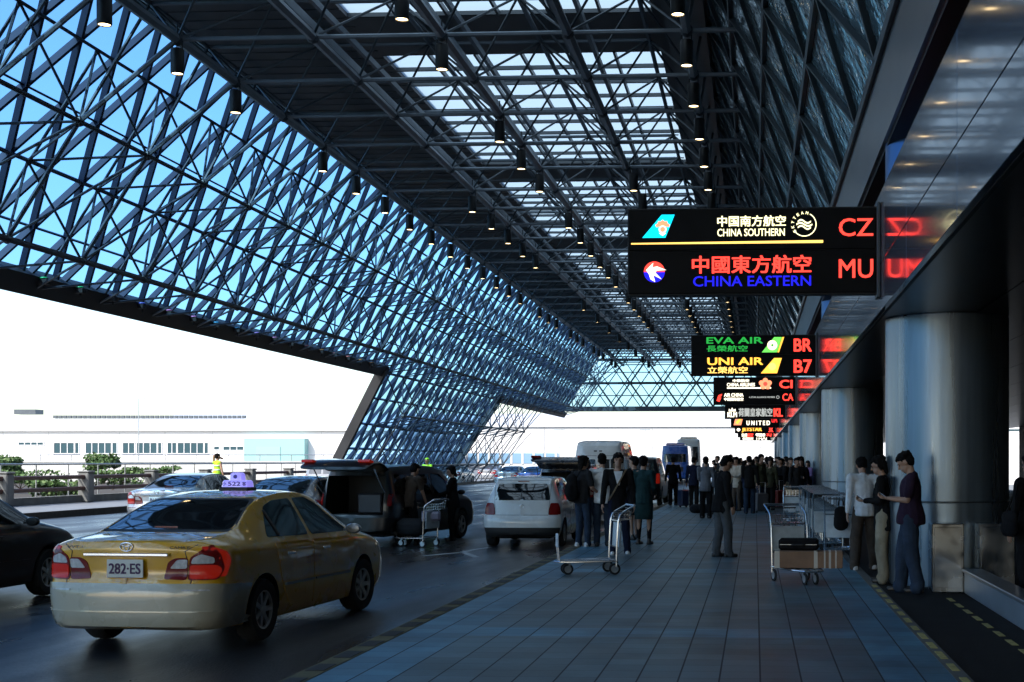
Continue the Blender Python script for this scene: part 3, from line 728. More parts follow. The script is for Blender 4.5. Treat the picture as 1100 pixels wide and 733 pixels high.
class Car:
    def __init__(s, L, tab, rprof, fprof, re=.38, fe=.45, boxy=0.0, nexp=3.2):
        s.L = L; s.tab = tab; s.rp = rprof; s.fp = fprof
        fs = [.003, .25, .5, .68, .8, .88, .94, .98, 1.0]
        xs = []
        for f in fs: xs.append((re*(1-(1-f**nexp)**(1/nexp)), f))
        mid = []; x = re+.05
        while x < L-fe-.03: mid.append((x, 1.0)); x += .07
        end = [(L-fe*(1-(1-f**nexp)**(1/nexp)), f) for f in reversed(fs)]
        s.rings = []
        for x, f in xs+mid+end:
            zb, wd, belt, top, yr = smooth_tab(tab, x)
            P_ = [(0, zb), (wd*.80, zb), (wd*.955, zb+.07), (wd*.995, zb+.45*(belt-zb)), (wd, belt-.14), (wd*(.965+.02*boxy), belt), (yr+(wd*.965-yr)*(.10), top-(top-belt)*.13), (yr*.90, top-.012), (yr*.45, top+.008), (0, top+.012)]
            h = catmull(P_, 5)
            ring = []
            for y, z in h:
                r_ = interp(rprof, z)*max(0, 1-x/.7)**2 if x < .7 else 0
                q_ = interp(fprof, z)*max(0, 1-(L-x)/.7)**2 if L-x < .7 else 0
                ring.append(Vector((x+r_-q_, y*f, z)))
            s.rings.append(ring+[Vector((p.x, -p.y, p.z)) for p in reversed(ring[1:-1])])
        b = MB(); b.loft(s.rings, True, True); s.mb = b
        s.bvh = BVHTree.FromPolygons([Vector(v) for v in b.v], b.f)
    def body(s, name, m, parent, wheels, wr, openings=()):
        o = s.mb.build(name, [m, M_black], parent)
        o.parent = None
        for (wx, wy) in wheels:
            for sg in (1, -1):
                c = MB(); c.tube((wx, sg*.5, wr), (wx, sg*1.6, wr), wr+.055, 32); c.box(wx-wr-.05, wx+wr+.05, min(sg*.5, sg*1.6), max(sg*.5, sg*1.6), -.5, wr-.04); 
                c = MB(); c.tube((wx, sg*.5, wr), (wx, sg*1.6, wr), wr+.055, 32); co = c.build('cutter', [m, M_black])
                for p in co.data.polygons: p.material_index = 1
                md = o.modifiers.new('b', 'BOOLEAN'); md.object = co; md.operation = 'DIFFERENCE'; md.solver = 'EXACT'
        for op in openings:
            co = op.build('cutter', [m, M_black])
            for p in co.data.polygons: p.material_index = 1
            md = o.modifiers.new('b', 'BOOLEAN'); md.object = co; md.operation = 'DIFFERENCE'; md.solver = 'EXACT'
        dg = bpy.context.evaluated_depsgraph_get(); me = bpy.data.meshes.new_from_object(o.evaluated_get(dg))
        cs = [m_.object for m_ in o.modifiers]
        for c in cs: bpy.data.objects.remove(c)
        o.modifiers.clear(); old = o.data; o.data = me; bpy.data.meshes.remove(old); me.name = name
        for p in me.polygons: p.use_smooth = True
        me.set_sharp_from_angle(angle=radians(32)); o.parent = parent; s.o = o; return o
    def project(s, mode, u, v, off):
        if mode == 'rear': o, d = Vector((-3, u, v)), Vector((1, 0, 0))
        elif mode == 'front': o, d = Vector((s.L+3, u, v)), Vector((-1, 0, 0))
        elif mode == 'left': o, d = Vector((u, 3, v)), Vector((0, -1, 0))
        elif mode == 'right': o, d = Vector((u, -3, v)), Vector((0, 1, 0))
        else: o, d = Vector((u, v, 4)), Vector((0, 0, -1))
        hit, n, i, dist = s.bvh.ray_cast(o, d)
        if hit is None:
            hit, n, i, dist = s.bvh.find_nearest(o+d*3)
        if n.dot(d) > 0: n = -n
        return hit + n*off, n
    def patch(s, name, mode, poly, m, parent, off=.006, g=.06, thick=0.012, smooth=True):
        # poly: list of (u,v); densify the outline then constrained-delaunay with interior grid
        P_ = []
        for a, b in zip(poly, poly[1:]+poly[:1]):
            k = max(1, int(math.hypot(b[0]-a[0], b[1]-a[1])/g))
            for i in range(k): t = i/k; P_.append(Vector((a[0]+(b[0]-a[0])*t, a[1]+(b[1]-a[1])*t)))
        n0 = len(P_); us = [p.x for p in P_]; vs = [p.y for p in P_]; pts = list(P_)
        def inside(x, y):
            c = False; j = n0-1
            for i in range(n0):
                if (P_[i].y > y) != (P_[j].y > y) and x < (P_[j].x-P_[i].x)*(y-P_[i].y)/(P_[j].y-P_[i].y)+P_[i].x: c = not c
                j = i
            return c
        x = min(us)+g/2
        while x < max(us):
            y = min(vs)+g/2
            while y < max(vs):
                if inside(x, y) and min((P_[i]-Vector((x, y))).length for i in range(n0)) > g*.4: pts.append(Vector((x, y)))
                y += g
            x += g
        vv, ee, ff, *_ = delaunay_2d_cdt(pts, [(i, (i+1) % n0) for i in range(n0)], [list(range(n0))], 1, 1e-5)
        b = MB(); top = []; bot = []
        for p in vv:
            h, n = s.project(mode, p.x, p.y, off); top.append(h); bot.append(h-n*thick)
        b.add(top+bot, [tuple(f) for f in ff]+[tuple(i+len(vv) for i in reversed(f)) for f in ff])
        N = len(vv); cnt = {}
        for f in ff:
            for i in range(len(f)):
                e_ = (f[i], f[(i+1) % len(f)]); cnt[tuple(sorted(e_))] = cnt.get(tuple(sorted(e_)), []) + [e_]
        for k, v in cnt.items():
            if len(v) == 1: a, c = v[0]; b.add([], []); b.f.append((c, a, a+N, c+N)); b.m.append(0)
        o = b.build(name, m, parent)
        if smooth:
            for p in o.data.polygons: p.use_smooth = True
            o.data.set_sharp_from_angle(angle=radians(40))
        return o
    def line(s, name, mode, pts, m, parent, wd=.008, off=.003):
        b = MB()
        P_ = []
        for a, c in zip(pts[:-1], pts[1:]):
            k = max(1, int(math.hypot(c[0]-a[0], c[1]-a[1])/.05))
            for i in range(k): t = i/k; P_.append((a[0]+(c[0]-a[0])*t, a[1]+(c[1]-a[1])*t))
        P_.append(pts[-1]); q = [s.project(mode, u, v, off)[0] for u, v in P_]
        b.path(q, wd/2, 4); return b.build(name, m, parent)
def rounded(pts, r=.04, n=3):
    out = []; N = len(pts)
    for i in range(N):
        p = Vector(pts[i]); a = Vector(pts[i-1]); b = Vector(pts[(i+1) % N]); ra = min(r, (a-p).length*.4); rb = min(r, (b-p).length*.4)
        s0 = p+(a-p).normalized()*ra; s1 = p+(b-p).normalized()*rb
        for k in range(n+1): t = k/n; q = s0*(1-t)**2+p*2*t*(1-t)+s1*t*t; out.append((q.x, q.y))
    return out
M_rim = mat('alloy_rim', (.5, .51, .52), .3, metal=.4)
M_well = M_black
def wheel(parent, x, y, r, wdt=.20, spokes=7, steer=0.0, rimm=None):
    sg = 1 if y > 0 else -1
    e = empty('wheel', (x, y, r), 0); e.parent = parent; e.rotation_euler = (0, 0, steer)
    b = MB(); h = wdt/2
    b.lathe([(r*.62, -h*.9), (r*.72, -h), (r*.93, -h), (r*.99, -h*.7), (r, 0), (r*.99, h*.7), (r*.93, h), (r*.72, h), (r*.62, h*.9), (r*.60, 0), (r*.62, -h*.9)], (0,0,0), 'y', 36, False); b.build('tyre', M_rubber, e, 'angle')
    b = MB(); R = r*.645
    b.lathe([(.01, -sg*h*.3), (R, -sg*h*.3), (R, sg*h*.85), (R*.93, sg*h*.85), (R*.90, sg*h*.3), (R*.2, sg*h*.15), (.01, sg*h*.15)], (0,0,0), 'y', 36)
    rb = b.build('rim', M_dsteel, e, 'angle')
    b = MB(); b.lathe([(.01, sg*h*.9), (R*.22, sg*h*.88), (R*.24, sg*h*.5), (.01, sg*h*.4)], (0,0,0), 'y', 16)
    for i in range(spokes):
        a = 2*pi*i/spokes; d_ = Vector((cos(a), 0, sin(a))); b.bar(d_*R*.15+Vector((0, sg*h*.62, 0)), d_*R*.95+Vector((0, sg*h*.66, 0)), R*.24, h*.25, (0, 1, 0))
    b.lathe([(R*.99, sg*h*.8), (R*.99, sg*h*.9), (R*.88, sg*h*.86), (R*.88, sg*h*.6)], (0,0,0), 'y', 36, False)
    b.build('wheel_spokes', rimm or M_rim, e, 'angle'); return e
# The rules allow thing > part > sub-part: wheel is the part, tyre and rim the sub-parts.
L_red = mat('tail_light_red', (.17, .004, .004), .2, spec=.3, coat=.25)
L_lit = mat('tail_light_lit', (.30, .006, .005), .2, spec=.3, coat=.25, emit=(1, .05, .02), estr=.05)
L_clear = mat('clear_lens', (.55, .55, .56), .1, coat=1, var=.2, nscale=30)
L_head = mat('headlight_lens', (.4, .42, .45), .08, coat=1)
M_plate = mat('number_plate', (.62, .64, .62), .4); M_ptxt = mat('plate_lettering', (.02, .02, .05), .5)
M_trim = mat('black_plastic', (.015, .015, .016), .55)
def underbody(parent, L, w, wr):
    b = MB(); b.bbox(.25, L-.3, -w*.72, w*.72, wr*.62, wr*1.3, .04); b.tube((.15, w*.4, .27), (.6, w*.4, .27), .03, 8); b.box(.5, .95, -.12, .35, .2, .3)
    for wx in (1.0,): b.tube((wx, -w*.8, wr), (wx, w*.8, wr), .05, 8)
    b.build('underbody', M_black, parent)
def mirror(parent, x, y, z, m):
    sg = 1 if y > 0 else -1
    b = MB(); rings = []
    for t, r in ((-.5, .3), (-.42, .8), (-.1, 1), (.25, .95), (.5, .5)):
        rings.append([Vector((x+.075*t*1.0, y+sg*.095+.095*r*cos(a)*1, z+.062*r*sin(a))) for a in [2*pi*i/14 for i in range(14)]])
    b.loft(rings, True, True); b.box(x-.02, x+.03, min(y-sg*.02, y+sg*.04), max(y-sg*.02, y+sg*.04), z-.03, z+.0)
    o = b.build('door_mirror', m, parent, 'angle'); return o
def handle(parent, car, mode, x, z, m):
    h, n = car.project(mode, x, z, .02); b = MB(); b.bbox(x-.09, x+.09, h.y-.012, h.y+.012, z-.016, z+.016, .008); return b.build('door_handle', m, parent)
def plate(parent, x, z, s_, w=.34, h=.17, col=None):
    e = MB(); e.bbox(x-.012, x, -w/2, w/2, z-h/2, z+h/2, .004); o = e.build('number_plate', M_plate, parent)
    t = text_mesh(s_, -w*.43, w*.43, z-h*.28, z+h*.28, 0, col or M_ptxt, None, 'plate_lettering', .03)
    # rotate so the text faces -x (rear)
    for v in t.data.vertices: v.co = Vector((x-.0145, -v.co.x, v.co.z))
    t.parent = o; return o

SED = [  # x, zb, w, belt, top, yr
 (0, .26, .86, .98, 1.04, .66), (.12, .23, .88, .985, 1.065, .66), (.45, .20, .89, .985, 1.085, .68), (.70, .19, .895, .985, 1.105, .68), (.95, .18, .90, .98, 1.20, .655),
 (1.3, .18, .90, .975, 1.345, .60), (1.62, .18, .90, .97, 1.43, .575), (2.1, .18, .90, .965, 1.478, .575), (2.55, .18, .90, .955, 1.475, .575), (2.95, .18, .90, .945, 1.41, .58), (3.3, .18, .90, .935, 1.24, .63),
 (3.68, .18, .895, .92, 1.03, .70), (3.9, .18, .89, .90, .985, .70), (4.3, .19, .88, .84, .915, .66), (4.6, .21, .85, .74, .80, .60), (4.8, .24, .80, .62, .66, .55)]
RP_S = [(.2, .05), (.3, .0), (.6, .0), (.68, .03), (.72, .06), (.98, .04), (1.04, .05), (1.1, .09)]
FP_S = [(.2, .06), (.35, 0), (.6, .02), (.7, .1), (.9, .2)]
def sedan(name, label, pc, bumperm=None, taxi=False, lit=False, cat='car', plate_s=None, lean=1.0, signtxt=None, steer=0.0, group=None):
    e = empty(name, (0,0,0), 0, label, cat, group); c = Car(4.8, SED, RP_S, FP_S)
    pm = pc; c.body('body', pm, e, ((1.04, 0), (3.76, 0)), .315)
    underbody(e, 4.8, .9, .315)
    for x in (1.04, 3.76):
        for y in (.80, -.80): wheel(e, x, y, .315, steer=steer if x > 2 else 0)
    # glass
    c.patch('rear_window', 'rear', rounded([(-.66, 1.125), (.66, 1.125), (.52, 1.40), (-.52, 1.40)], .06), M_dglass, e, .004)
    c.patch('rear_window_seal', 'rear', rounded([(-.69, 1.11), (.69, 1.11), (.54, 1.415), (-.54, 1.415)], .06), M_trim, e, .0015)
    c.patch('windshield', 'front', rounded([(-.72, 1.05), (.72, 1.05), (.54, 1.40), (-.54, 1.40)], .06), M_dglass, e, .004)
    for md in ('left', 'right'):
        c.patch('side_window', md, rounded([(1.22, 1.03), (2.22, 1.005), (2.22, 1.40), (1.80, 1.385), (1.55, 1.33)], .05), M_sglass, e, .004)
        c.patch('side_window', md, rounded([(2.30, 1.003), (3.42, .985), (3.20, 1.13), (2.88, 1.33), (2.66, 1.40), (2.30, 1.402)], .05), M_sglass, e, .004)
        c.line('quarter_bar', md, [(1.50, 1.03), (1.50, 1.29)], M_trim, e, .03, .006)
        # doors as panels
        d1 = c.patch('door', md, rounded([(1.42, .62), (1.30, .965), (2.24, .95), (2.26, .26), (1.72, .26), (1.55, .42)], .04), pm, e, .006, .09, .012)
        d2 = c.patch('door', md, rounded([(2.275, .26), (2.255, .95), (3.42, .93), (3.46, .62), (3.33, .40), (3.28, .26)], .04), pm, e, .006, .09, .012)
        for d_, x in ((d1, 1.62), (d2, 2.56)): handle(d_, c, md, x, .845, M_chrome if taxi else pm)
        c.line('side_moulding', md, [(1.5, .53), (2.24, .525)], pm if not taxi else mat('grey_moulding', (.22, .22, .2), .4), e, .035, .012)
        c.line('side_moulding', md, [(2.30, .525), (3.28, .515)], pm if not taxi else mat('grey_moulding', (.22, .22, .2), .4), e, .035, .012)
        c.patch('fuel_flap', md, rounded([(.62, .74), (.80, .74), (.80, .90), (.62, .90)], .03), pm, e, .005, .06, .008) if md == 'left' else None
    lit_m = L_lit if lit else L_red
    # trunk panel gap
    c.line('trunk_gap', 'rear', [(-.60, .62), (-.62, .68), (-.56, .96), (-.66, 1.02)], M_trim, e, .008, .002); c.line('trunk_gap', 'rear', [(.60, .62), (.62, .68), (.56, .96), (.66, 1.02)], M_trim, e, .008, .002)
    c.line('trunk_gap', 'rear', [(-.6, .635), (.6, .635)], M_trim, e, .012, .003)
    # tail lights: outer cluster + trunk-lid cluster
    for sg in (1, -1):
        t = c.patch('tail_light', 'rear', rounded([(sg*.585, .69), (sg*.83, .69), (sg*.865, .80), (sg*.84, .93), (sg*.77, 1.02), (sg*.60, .90)][::sg], .03), L_red, e, .010, .04)
        c.patch('brake_lens', 'rear', rounded([(sg*.60, .70), (sg*.825, .70), (sg*.85, .79), (sg*.82, .832), (sg*.60, .832)][::sg], .03), lit_m, t, .016, .04)
        c.patch('reverse_lens', 'rear', rounded([(sg*.61, .845), (sg*.80, .845), (sg*.80, .90), (sg*.70, .935), (sg*.63, .90)][::sg], .02), L_clear, t, .014, .04)
        t2 = c.patch('tail_light', 'rear', rounded([(sg*.36, .70), (sg*.575, .69), (sg*.59, .90), (sg*.47, .90), (sg*.40, .86)][::sg], .03), L_red, e, .008, .04)
        c.patch('reverse_lens', 'rear', rounded([(sg*.42, .80), (sg*.575, .80), (sg*.585, .885), (sg*.49, .885)][::sg], .02), L_clear, t2, .012, .04)
        c.patch('tail_light', 'left' if sg > 0 else 'right', rounded([(.10, .71), (.26, .72), (.34, .86), (.30, .94), (.16, 1.0), (.12, 1.0)], .03), lit_m, e, .008, .04)
        c.patch('headlight', 'front', rounded([(sg*.42, .64), (sg*.80, .66), (sg*.78, .78), (sg*.50, .75)][::sg], .03), L_head, e, .008, .05)
    # bumper
    bm = bumperm or pm
    c.patch('bumper', 'rear', rounded([(-.865, .235), (.865, .235), (.88, .60), (.84, .655), (-.84, .655), (-.88, .60)], .05), bm, e, .018, .06, .03)
    for md in ('left', 'right'): c.patch('bumper_corner', md, rounded([(.13, .235), (.62, .235), (.64, .40), (.70, .55), (.74, .615), (.13, .655)], .03), bm, e, .016, .06, .03)
    c.line('bumper_crease', 'rear', [(-.84, .40), (.84, .40)], bm, e, .018, .02)
    for sg in (1, -1): c.patch('bumper_reflector', 'rear', rounded([(sg*.55, .59), (sg*.78, .59), (sg*.77, .605), (sg*.55, .605)][::sg], .005), L_clear if taxi else L_red, e, .024, .05)
    c.patch('grille', 'front', rounded([(-.38, .60), (.38, .60), (.36, .72), (-.36, .72)], .03), M_trim, e, .008, .05)
    for sg in (1, -1): mirror(e, 3.22, sg*.88, 1.02, P_sil if taxi else pm)
    xr = c.project('rear', 0, .80, 0)[0].x
    if plate_s:
        plate(e, xr-.012, .80, plate_s, .36, .17, mat('plate_purple', (.10, .04, .14), .5))
        h = c.project('rear', 0, .935, .012)[0]; b = MB(); b.bbox(h.x-.02, h.x+.012, -.42, .42, .915, .945, .006); b.build('trunk_garnish', M_chrome, e)
        # oval emblem
        h = c.project('rear', 0, 1.005, .012)[0]; b = MB()
        def oval(cy, cz, a_, b__, r_=.005, n=24):
            pts = [(h.x-.006, cy+a_*cos(2*pi*i/n), cz+b__*sin(2*pi*i/n)) for i in range(n+1)]; b.path(pts, r_, 5)
        oval(0, 1.002, .062, .042); oval(0, 1.002, .024, .040, .004); oval(0, 1.022, .045, .015, .004); b.build('emblem', M_chrome, e, True)
    c.line('high_brake_light', 'rear', [(-.12, 1.145), (.12, 1.145)], L_red, e, .02, .008)
    return e, c
def place(e, wx, wy, z, head, ref=(0, 0)):
    """ref (car coords) goes to (wx, wy); heading = degrees clockwise from +Y"""
    a = pi/2-radians(head); e.rotation_euler = (0, 0, a)
    e.location = (wx-(ref[0]*cos(a)-ref[1]*sin(a)), wy-(ref[0]*sin(a)+ref[1]*cos(a)), z)

P_yel = paint('taxi_yellow', (.74, .38, .008)); P_cream = paint('champagne_bumper', (.44, .405, .31)); P_blk = mat('black_car_paint', (.005, .005, .006), .3, spec=.35, coat=.35, var=.04, nscale=3)
P_sil = paint('silver_paint', (.40, .41, .43), .5); P_navy = paint('dark_navy_paint', (.012, .016, .03)); P_white = paint('white_car_paint', (.62, .63, .62)); P_bl = paint('blue_paint', (.02, .09, .35)); P_grey = paint('grey_paint', (.25, .26, .28), .4)

taxi, tc = sedan('taxi', 'yellow taxi with cream bumper, roof light 522 and rear plate 282-ES, nearest vehicle', P_yel, P_cream, True, True, 'taxi', '282·ES', steer=radians(-5))
A = ground(283, 688.5, -.15); B_ = ground(388, 656, -.15)
hd = math.degrees(atan2(B_.x-A.x, B_.y-A.y)); print('taxi heading', hd, A, B_)
place(taxi, A.x, A.y, -.15, hd, (1.04, -.88))
# roof lamp
M_tl = mat('taxi_lamp_plastic', (.45, .42, .8), .3, coat=.5, emit=(.30, .26, 1.0), estr=.34)
h = tc.project('top', 2.3, 0, 0)[0]
tl = MB(); 
def trap(mb, x0, x1, w0, w1, z0, z1, d0, d1):
    xc = (x0+x1)/2; vs = []
    for z, w_, d_ in ((z0, w0, d0), (z0+(z1-z0)*.8, w0*.94, d0*.95), (z1, w1, d1)):
        ring = []
        for i in range(24):
            a = 2*pi*i/24; cx, cy = cos(a), sin(a); k = (abs(cx)**5+abs(cy)**5)**(-.2); ring.append(Vector((xc+d_*cx*k, w_*cy*k, z)))
        vs.append(ring)
    mb.loft(vs, True, True)
trap(tl, h.x-.08, h.x+.08, .165, .14, h.z+.03, h.z+.105, .085, .065); trap(tl, h.x-.08, h.x+.08, .075, .05, h.z+.105, h.z+.19, .06, .045)
tlo = tl.build('roof_lamp', M_tl, taxi, 'angle')
b = MB(); b.bbox(h.x-.11, h.x+.11, -.17, .17, h.z-.02, h.z+.03, .012); b.build('lamp_base', M_trim, tlo)
M_navyt = mat('lamp_lettering', (.05, .02, .22), .5)
t = text_mesh('522', -.07, .07, h.z+.045, h.z+.09, 0, M_navyt, None, 'lamp_lettering', .03)
for v in t.data.vertices: v.co = Vector((h.x-.089, -v.co.x, v.co.z))
t.parent = tlo
for sg in (1, -1):
    t = text_mesh('小' if sg > 0 else '客', -.022, .022, h.z+.045, h.z+.09, 0, M_navyt, None, 'lamp_lettering', .02)
    for v in t.data.vertices: v.co = Vector((h.x-.089, -v.co.x+sg*.115, v.co.z))
    t.parent = tlo
b = MB(); b.lathe([(.001, 0), (.022, 0), (.022, .006), (.001, .006)], (h.x-.064, 0, h.z+.145), 'x', 20); b.build('lamp_emblem', mat('lamp_blue_emblem', (.06, .05, .5), .4), tlo)
# badge lettering on trunk
for s_, ya, yb in (('VVT-i', .62, .45), ('CAMRY', -.42, -.60)):
    t = text_mesh(s_, 0, 1, .985, 1.008, 0, M_trim, None, 'badge_lettering', .02)
    for v in t.data.vertices:
        y = ya+(yb-ya)*v.co.x; hh_ = tc.project('rear', y, v.co.z, .006)[0]; v.co = Vector((hh_.x, y, v.co.z))
    t.parent = taxi
# faint red door lettering
t = text_mesh('台灣大', 0, 1, .70, .80, 0, mat('faded_door_lettering', (.30, .10, .02), .5), None, 'door_lettering', .0)
for v in t.data.vertices:
    x = 2.02+.42*v.co.x; hh_ = tc.project('right', x, v.co.z, .016)[0]; v.co = Vector((x, hh_.y, v.co.z))
t.parent = taxi

# other sedans
blk, c_ = sedan('black_sedan', 'black sedan cut off by the left edge, its bonnet pointing behind the yellow taxi', P_blk)
place(blk, -9.45, 18.1, -.15, 1, (4.8, -.9))
sil, c_ = sedan('silver_sedan', 'silver sedan with a lit red tail light, between the guardrail and the taxi roof', P_sil, lit=True, plate_s='8H-0213')
p = ground(153, 0+550, -.15); place(sil, (153-811)/1400*33, 33, -.15, 1, (0, 0))
nav, c_ = sedan('dark_sedan', 'dark sedan directly behind the yellow taxi, half hidden by its roof lamp', P_navy)
place(nav, -10.15, 26.2, -.15, 2, (0, 0))
tx2, c_ = sedan('taxi', 'small far yellow taxi seen between the grey wagon and the open black tailgate', P_yel, lit=True, cat='taxi')
place(tx2, -17.15, 55, -.15, 2, (0, 0))
for (px, Y, pnt, lab, lt) in ((541, 92, P_sil, 'small far silver car with red tail lights, right of the steel lattice legs', True), (566, 84, P_bl, 'small far blue car above the white hatchback roof', False), (478, 100, P_white, 'small far white car among the lattice legs', False), (520, 118, P_grey, 'small far grey car behind the lattice legs', True)):
    o, c_ = sedan('parked_car', lab, pnt, lit=lt, group='small far cars beyond the lattice legs'); x = (px-811)/1400*Y; place(o, x, Y, -.15, 4, (0, 0))

# ---- hatchback, wagons and vans from one generic box-car builder
def boxcar(name, label, pc, L, tab, rp, fp, wheels, wr, rearwin, sidewins, tails, cat='car', plate_s=None, plate_z=.6, bumper=None, openings=(), trimlow=False, lit=False, doors=(), windsh=None, litm=None, re=.30, wy=None):
    e = empty(name, (0,0,0), 0, label, cat); c = Car(L, tab, rp, fp, re=re, fe=.4)
    c.body('body', pc, e, [(w_, 0) for w_ in wheels], wr, openings); underbody(e, L, tab[3][2], wr)
    W = tab[3][2]
    for x in wheels:
        for sg in (1, -1): wheel(e, x, sg*(W-.10), wr, spokes=5 if not trimlow else 8)
    if rearwin: 
        for rw in rearwin: c.patch('rear_window', 'rear', rounded(rw, .05), M_dglass, e, .005)
    for md in ('left', 'right'):
        for sw in sidewins: c.patch('side_window', md, rounded(sw, .05), M_sglass, e, .005)
        for d_ in doors:
            dd = c.patch('door', md, rounded(d_, .04), pc, e, .006, .09, .012); xs = [q[0] for q in d_]; zs = [q[1] for q in d_]; handle(dd, c, md, min(xs)+.16, max(zs)-.13, pc)
        c.patch('tail_light_side', md, rounded(tails[1], .03), litm or L_red, e, .008, .05) if tails[1] else None
    for sg in (1, -1): c.patch('tail_light', 'rear', rounded([(sg*u, v) for u, v in tails[0]][::sg], .03), litm or L_red, e, .012, .04)
    if windsh: c.patch('windshield', 'front', rounded(windsh, .06), M_dglass, e, .005)
    if bumper:
        z0, z1, m_ = bumper; c.patch('bumper', 'rear', rounded([(-W*.96, z0), (W*.96, z0), (W*.97, z1), (-W*.97, z1)], .04), m_, e, .03, .06, .04)
    if trimlow: c.patch('bumper_skirt', 'rear', rounded([(-W*.9, .26), (W*.9, .26), (W*.95, .42), (-W*.95, .42)], .03), M_trim, e, .034, .06, .04)
    if plate_s: h_ = c.project('rear', 0, plate_z, .03)[0]; plate(e, h_.x-.01, plate_z, plate_s, .34, .15)
    for sg in (1, -1): mirror(e, L*.72, sg*(W+.0), tab[3][3]+.08, pc if name != 'x' else pc)
    return e, c
HAT = [(0, .30, .80, .92, 1.10, .62), (.06, .26, .815, .92, 1.25, .60), (.15, .22, .82, .92, 1.38, .585), (.40, .2, .825, .92, 1.45, .585), (1.0, .18, .83, .91, 1.475, .59), (1.6, .18, .83, .90, 1.475, .59), (2.1, .18, .83, .89, 1.42, .59), (2.5, .18, .825, .88, 1.22, .62), (2.8, .18, .82, .87, .99, .66), (3.1, .2, .80, .82, .92, .62), (3.4, .22, .76, .74, .80, .55), (3.53, .26, .70, .62, .66, .5)]
RP_H = [(.2, .04), (.35, 0), (.62, 0), (.66, .05), (.95, .09), (1.05, .12), (1.4, .26), (1.5, .3)]
hat, hc = boxcar('white_hatchback', 'small white hatchback with dark red tail lights and a black lower bumper, at the kerb', P_white, 3.53, HAT, RP_H, FP_S, (.62, 2.95), .285,
    [[(-.60, .99), (.60, .99), (.52, 1.335), (-.52, 1.335)]], [[(.42, .98), (1.35, .97), (1.35, 1.34), (.62, 1.35)], [(1.45, .97), (2.6, .95), (2.1, 1.28), (1.85, 1.345), (1.45, 1.345)]],
    ([(.565, .68), (.77, .68), (.77, .86), (.755, .93), (.60, .93), (.57, .80)], [(.10, .69), (.20, .69), (.20, .90), (.15, .92)]), plate_s='9W-6269', plate_z=.525, bumper=(.42, .66, P_white), trimlow=True,
    doors=[[(1.42, .30), (1.40, .90), (2.56, .88), (2.56, .40), (2.4, .30)]])
h_ = hc.project('rear', 0, .86, .01)[0]; b = MB(); pts = [(h_.x-.004, .045*cos(2*pi*i/20), .86+.045*sin(2*pi*i/20)) for i in range(21)]; b.path(pts, .005, 5)
b.path([(h_.x-.004, .026, .895), (h_.x-.004, 0, .83), (h_.x-.004, -.026, .895)], .004, 5); b.build('emblem', M_chrome, hat)
hc.line('rear_wiper', 'rear', [(0, 1.0), (.02, 1.17)], M_trim, hat, .014, .015); hc.line('high_brake_light', 'rear', [(-.12, 1.375), (.12, 1.375)], L_red, hat, .02, .01)
hc.line('tailgate_gap', 'rear', [(-.56, .68), (-.58, .95), (-.60, 1.40), (.60, 1.40), (.58, .95), (.56, .68), (-.56, .68)], M_trim, hat, .008, .002)
place(hat, -4.88, 27.0, -.15, 1.0, (0, 0))

MPV = [(0, .34, .84, 1.02, 1.60, .66), (.1, .28, .86, 1.02, 1.66, .66), (.3, .24, .87, 1.02, 1.69, .66), (.8, .22, .875, 1.01, 1.71, .665), (1.6, .22, .88, 1.0, 1.725, .67), (2.4, .22, .88, .99, 1.71, .67), (3.0, .22, .88, .98, 1.62, .66), (3.4, .22, .88, .97, 1.40, .66), (3.85, .22, .87, .96, 1.10, .70), (4.2, .24, .86, .92, 1.02, .66), (4.6, .28, .82, .82, .88, .58), (4.75, .32, .74, .66, .70, .5)]
RP_M = [(.2, .04), (.35, 0), (.65, 0), (.7, .04), (1.0, .06), (1.4, .13), (1.7, .2)]
def open_tail(e, W, z_hinge, L_, glow_l, ang=8, pc=P_blk):
    """raised tailgate as a panel hinged at the roof edge"""
    t = empty('tailgate', (.22, 0, z_hinge)); t.parent = e; t.rotation_euler = (0, radians(ang), 0)
    b = MB(); rings = []
    for x, w_, z_, th in ((.0, W*.88, 0, .05), (-.25, W*.92, .05, .06), (-.55, W*.96, .05, .07), (-.78, W*.97, -.02, .08), (-.93, W*.93, -.09, .06), (-.99, W*.88, -.14, .03)):
        ring = []
        for k in range(20):
            a = 2*pi*k/20; ring.append(Vector((x, w_*(abs(cos(a))**.4)*(1 if cos(a) > 0 else -1), z_+th*sin(a))))
        rings.append(ring)
    b.loft(rings, True, True); g_ = b.build('tailgate_shell', pc, t, 'angle')
    b = MB(); b.bbox(-.55, -.12, -W*.72, W*.72, .085, .115, .01); b.build('rear_window', M_dglass, t)
    for sg in (1, -1):
        b = MB(); b.bbox(-.93, -.76, min(sg*W*.6, sg*W*.93), max(sg*W*.6, sg*W*.93), .0, .055, .01); b.build('tail_light', L_lit if glow_l else L_red, t)
    b = MB()
    for sg in (1, -1): b.tube((.12, sg*W*.82, 1.15-0), (-.35, sg*W*.82, z_hinge+.02), .014)
    b.build('gas_strut', M_chrome, e)
def cargo_opening(W, zt=1.5):
    op = MB(); op.box(-.5, 1.1, -W*.78, W*.78, .68, zt); return op
